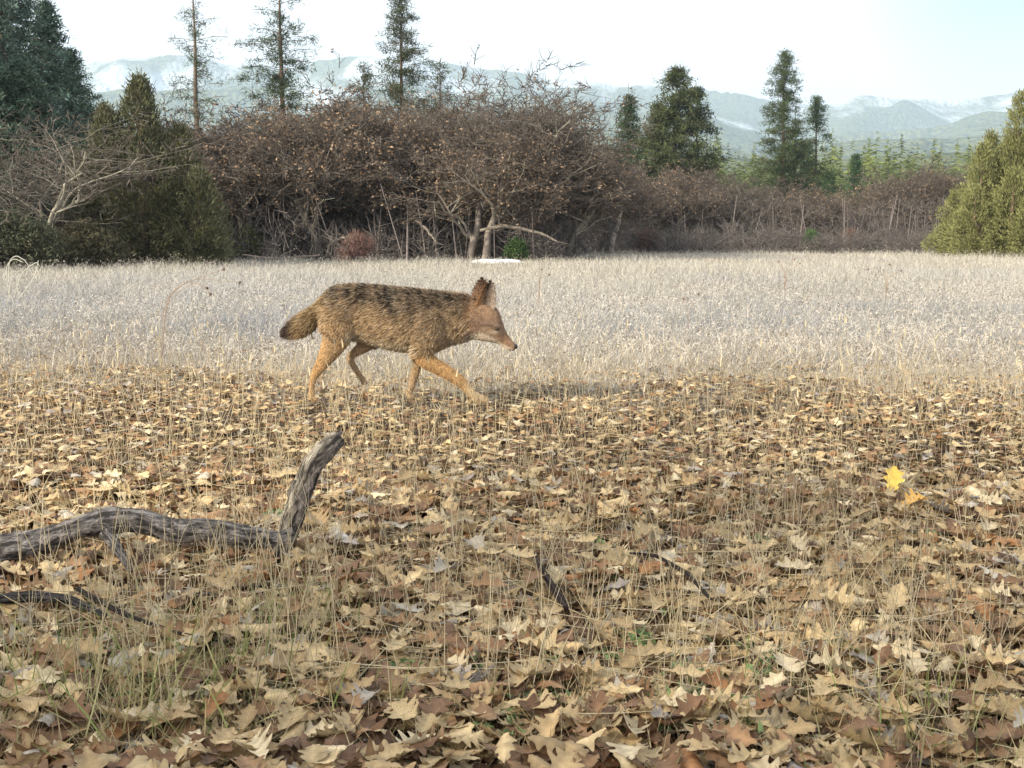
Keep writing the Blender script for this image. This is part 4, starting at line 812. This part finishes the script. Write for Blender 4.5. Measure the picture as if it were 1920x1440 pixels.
me.materials.clear(); me.materials.append(M_skin); me.polygons.foreach_set('use_smooth', np.ones(len(me.polygons), bool)); me.name = 'body'
body = child('body', me, coy)
# fur: short blades grown from the skin along the lie of the coat
me.calc_loop_triangles(); nt_ = len(me.loop_triangles); tri = np.empty(nt_*3, np.int32); me.loop_triangles.foreach_get('vertices', tri); tri = tri.reshape(-1, 3)
NV = np.empty(nv*3, np.float32); me.vertices.foreach_get('normal', NV); NV = NV.reshape(-1, 3).astype(float)
A_, B_, C_ = BV[tri[:, 0]], BV[tri[:, 1]], BV[tri[:, 2]]; ar = np.linalg.norm(np.cross(B_-A_, C_-A_), axis=1); nf = 120000
ti = rng.choice(nt_, nf, p=ar/ar.sum()); r1_ = np.sqrt(rng.random(nf))[:, None]; r2_ = rng.random(nf)[:, None]
w0, w1, w2 = 1-r1_, r1_*(1-r2_), r1_*r2_; P = A_[ti]*w0+B_[ti]*w1+C_[ti]*w2; Nn = NV[tri[ti, 0]]*w0+NV[tri[ti, 1]]*w1+NV[tri[ti, 2]]*w2
cx = P[:, 0]*K_+950; cy = 985-P[:, 2]*K_
bot = np.interp(cx, [400, 480, 650, 850, 1050, 1200, 1320, 1440], [480, 560, 590, 640, 665, 645, 592, 570])
ln = np.full(nf, .034); flow = np.tile(np.array([[-1.0, 0, -.55]]), (nf, 1))
legm = (cy > bot+10) & (cx > 300); ln = np.where(legm, .010, ln); flow[legm] = (-.25, 0, -1)
th = (cx < 620) & (cy > 430) & ~legm & (cx > 430); ln = np.where(th, .02, ln); flow[th] = (-.4, 0, -1)
tl = (cx < 430) & (cy < 600) & (cx+(cy-300)*.6 < 455); ln = np.where(tl, .045, ln); flow[tl] = (-1, 0, -.7)
hd = (cx > 1400) & (cy < 720); ln = np.where(hd, np.interp(cx, [1400, 1470, 1530], [.024, .016, .008]), ln); flow[hd] = (-1, 0, .25); fz = (cx > 1590) & (cy < 720); ln = np.where(fz, .005, ln)
nk = (cx > 1150) & (cx < 1420); ln = np.where(nk & ~legm, .036, ln); flow[nk & ~legm] = (-.9, 0, -.7)
flow = flow/np.linalg.norm(flow, axis=1, keepdims=True); flow = flow-Nn*(flow*Nn).sum(1, keepdims=True); dv = flow+Nn*.28+rng.normal(size=(nf, 3))*.16
cF = coat(P)*(.88+.24*rng.random((nf, 1)))*(1+.40*fbm(cx/30-cy/70, cy/24+cx/90, 2, 12))[:, None]
blk = (rng.random(nf) < .15*sstep(.6, .1, (cy-200)/(bot-200))) & ~hd & ~legm; cF[blk] *= .3
wht = (rng.random(nf) < .12) & ~legm & (ln > .02) & ~tl; cF[wht] = cF[wht]*.4+np.array([.55, .48, .38])*.6
nearE = (np.abs(cx-1600) < 15) & (np.abs(cy-486) < 12); ln = np.where(nearE, .0005, ln)
V, q, t3 = blades(P-Nn*.001, dv, ln*rng.uniform(.7, 1.2, nf), np.where(ln < .012, .0022, .0030))
cV = np.repeat(cF, 5, 0); tips = np.arange(nf)*5+4; cV[tips] *= np.where(rng.random(nf) < .2, .7, 1.05)[:, None]
fa = Acc(); fa.add(V, [q, t3], np.clip(cV, 0, .9)); fa.build('fur', M_fur, coy)
# ears
def ear(name, b0, b1, tip, y0, yt, inner, back, flare):
    n = 13; m_ = 15; outs = []
    for side in (0, 1):
        V = []
        for i in range(n):
            f = i/(n-1); wd = (math.sin(math.pi*min(1, .5+f*.5))**.5 if f < 1 else 0); wd = max(wd, .02)
            mid = np.array([(b0[0]+b1[0])/2, (b0[1]+b1[1])/2])*(1-f)+np.array(tip)*f; half = (b1[0]-b0[0])/2*wd
            for j in range(m_):
                s = -1+2*j/(m_-1); q_ = cp(mid[0]+s*half, mid[1]+s*(b1[1]-b0[1])/2*(1-f), y0*(1-f)+yt*f); q_[1] += (1 if flare else -1)*(.020*(1-s*s))*(1-.6*f)+(.0045 if side else 0)*(1 if flare else -1)
                V.append(q_)
        outs.append(np.array(V))
    V = np.concatenate(outs); g_ = n*m_
    q = [[i*m_+j, i*m_+j+1, (i+1)*m_+j+1, (i+1)*m_+j] for i in range(n-1) for j in range(m_-1)]; q2 = [[a+g_ for a in reversed(r_)] for r_ in q]
    rim = [i*m_ for i in range(n)]+[(n-1)*m_+j for j in range(1, m_)]+[i*m_+m_-1 for i in range(n-2, -1, -1)]
    q3 = [[rim[k], rim[k+1], rim[k+1]+g_, rim[k]+g_] for k in range(len(rim)-1)]
    s = np.tile(np.abs(np.linspace(-1, 1, m_)), n)[:, None]; f = np.repeat(np.linspace(0, 1, n), m_)[:, None]
    sg = np.tile(np.linspace(-1, 1, m_), n)[:, None]; ci = (np.array([inner])*(1-.55*np.clip(1-s*1.4, 0, 1)*(1-f))); ci = ci*(1-np.clip(-sg*1.6, 0, 1)*.8)+np.array([back])*np.clip(-sg*1.6, 0, 1)*.8*(1-.9*f)+np.array([[.10, .095, .09]])*np.clip(sg*2-.6, 0, 1); ci = ci*(1-.5*f**3)*(1-.6*np.exp(-((sg+.15)/.22)**2)); cb = np.array([back])*(1-.65*f**2)  # dark line left of the inner ear's middle is painted shadow
    c_ = np.concatenate([ci, cb]); o = mesh(name, V, [np.array(q+q2+q3)], c_, M_skin, coy, True)
    # fur on the ear
    nf = 3500; pi = rng.integers(0, g_*2, nf); P = V[pi]+rng.normal(size=(nf, 3))*.003; dvv = np.tile(np.array([[-.3, 0, 1.]]), (nf, 1))+rng.normal(size=(nf, 3))*.35
    Vv, qq, tt3 = blades(P, dvv, .010, .002); mesh('ear_fur', Vv, [qq, tt3], np.repeat(np.clip(c_[pi]*(.7+.6*rng.random((nf, 1))), 0, 1), 5, 0), M_fur, o)
ear('ear', (1438, 405), (1578, 375), (1556, 172), -.052, -.060, (.27, .215, .175), (.40, .21, .09), True)
ear('ear', (1408, 360), (1548, 345), (1498, 156), .030, .036, (.24, .16, .11), (.22, .135, .085), False)
def ball(name, c, r, col_, rough=.25, sq=(1, 1, 1)):
    n, m_ = 14, 10; V = [(r*sq[0]*math.sin(math.pi*i/m_)*math.cos(2*math.pi*j/n), r*sq[1]*math.sin(math.pi*i/m_)*math.sin(2*math.pi*j/n), r*sq[2]*math.cos(math.pi*i/m_)) for i in range(m_+1) for j in range(n)]
    q = [[i*n+j, i*n+(j+1) % n, (i+1)*n+(j+1) % n, (i+1)*n+j] for i in range(m_) for j in range(n)]
    mt = mat_attr(name, rough, spec=.5); o = mesh(name, np.array(V), np.array(q), col_, mt, coy, True); o.location = tuple(c); return o
# eyes sit on the skin: nearest body vertex on each side
for s_ in (-1, 1):
    d_ = (np.abs(BV[:, 0]-cp(1597, 488)[0])+np.abs(BV[:, 2]-cp(1597, 488)[2]))+np.where((BV[:, 1]-HY)*s_ > .015, 0, 9); k = d_.argmin()
    c = BV[k]; e = ball('eye', (c[0], c[1]-s_*.001, c[2]), .0105, (.05, .028, .012), .08)
    rm = ball('eyelid', (0, 0, 0), .0115, (.05, .035, .03), .6, (1.15, .55, .75)); rm.parent = e; rm.location = (0, -s_*.0035, 0)
ball('nose', cp(1727, 618, HY-.02), .0145, (.018, .015, .016), .35, (1.0, .95, .95))

# ---------------------------------------------------------------- haze: the air between here and the hills
hz = bpy.data.materials.new('haze_air'); hz.use_nodes = True; t = hz.node_tree; t.nodes.remove(t.nodes['Principled BSDF'])
pv = N(t, 'ShaderNodeVolumePrincipled'); pv.inputs['Color'].default_value = (.62, .80, 1.0, 1); pv.inputs['Density'].default_value = 1.8e-4; pv.inputs['Anisotropy'].default_value = 0.0
t.links.new(pv.outputs[0], t.nodes['Material Output'].inputs['Volume'])
bx = np.array([(x_, y_, z_) for x_ in (-7600, 7600) for y_ in (-300, 7500) for z_ in (-33, 760)], float)
o = mesh('haze', bx, np.array([[0, 1, 3, 2], [4, 6, 7, 5], [0, 4, 5, 1], [2, 3, 7, 6], [0, 2, 6, 4], [1, 5, 7, 3]]), None, hz); tag(o, kind='stuff')
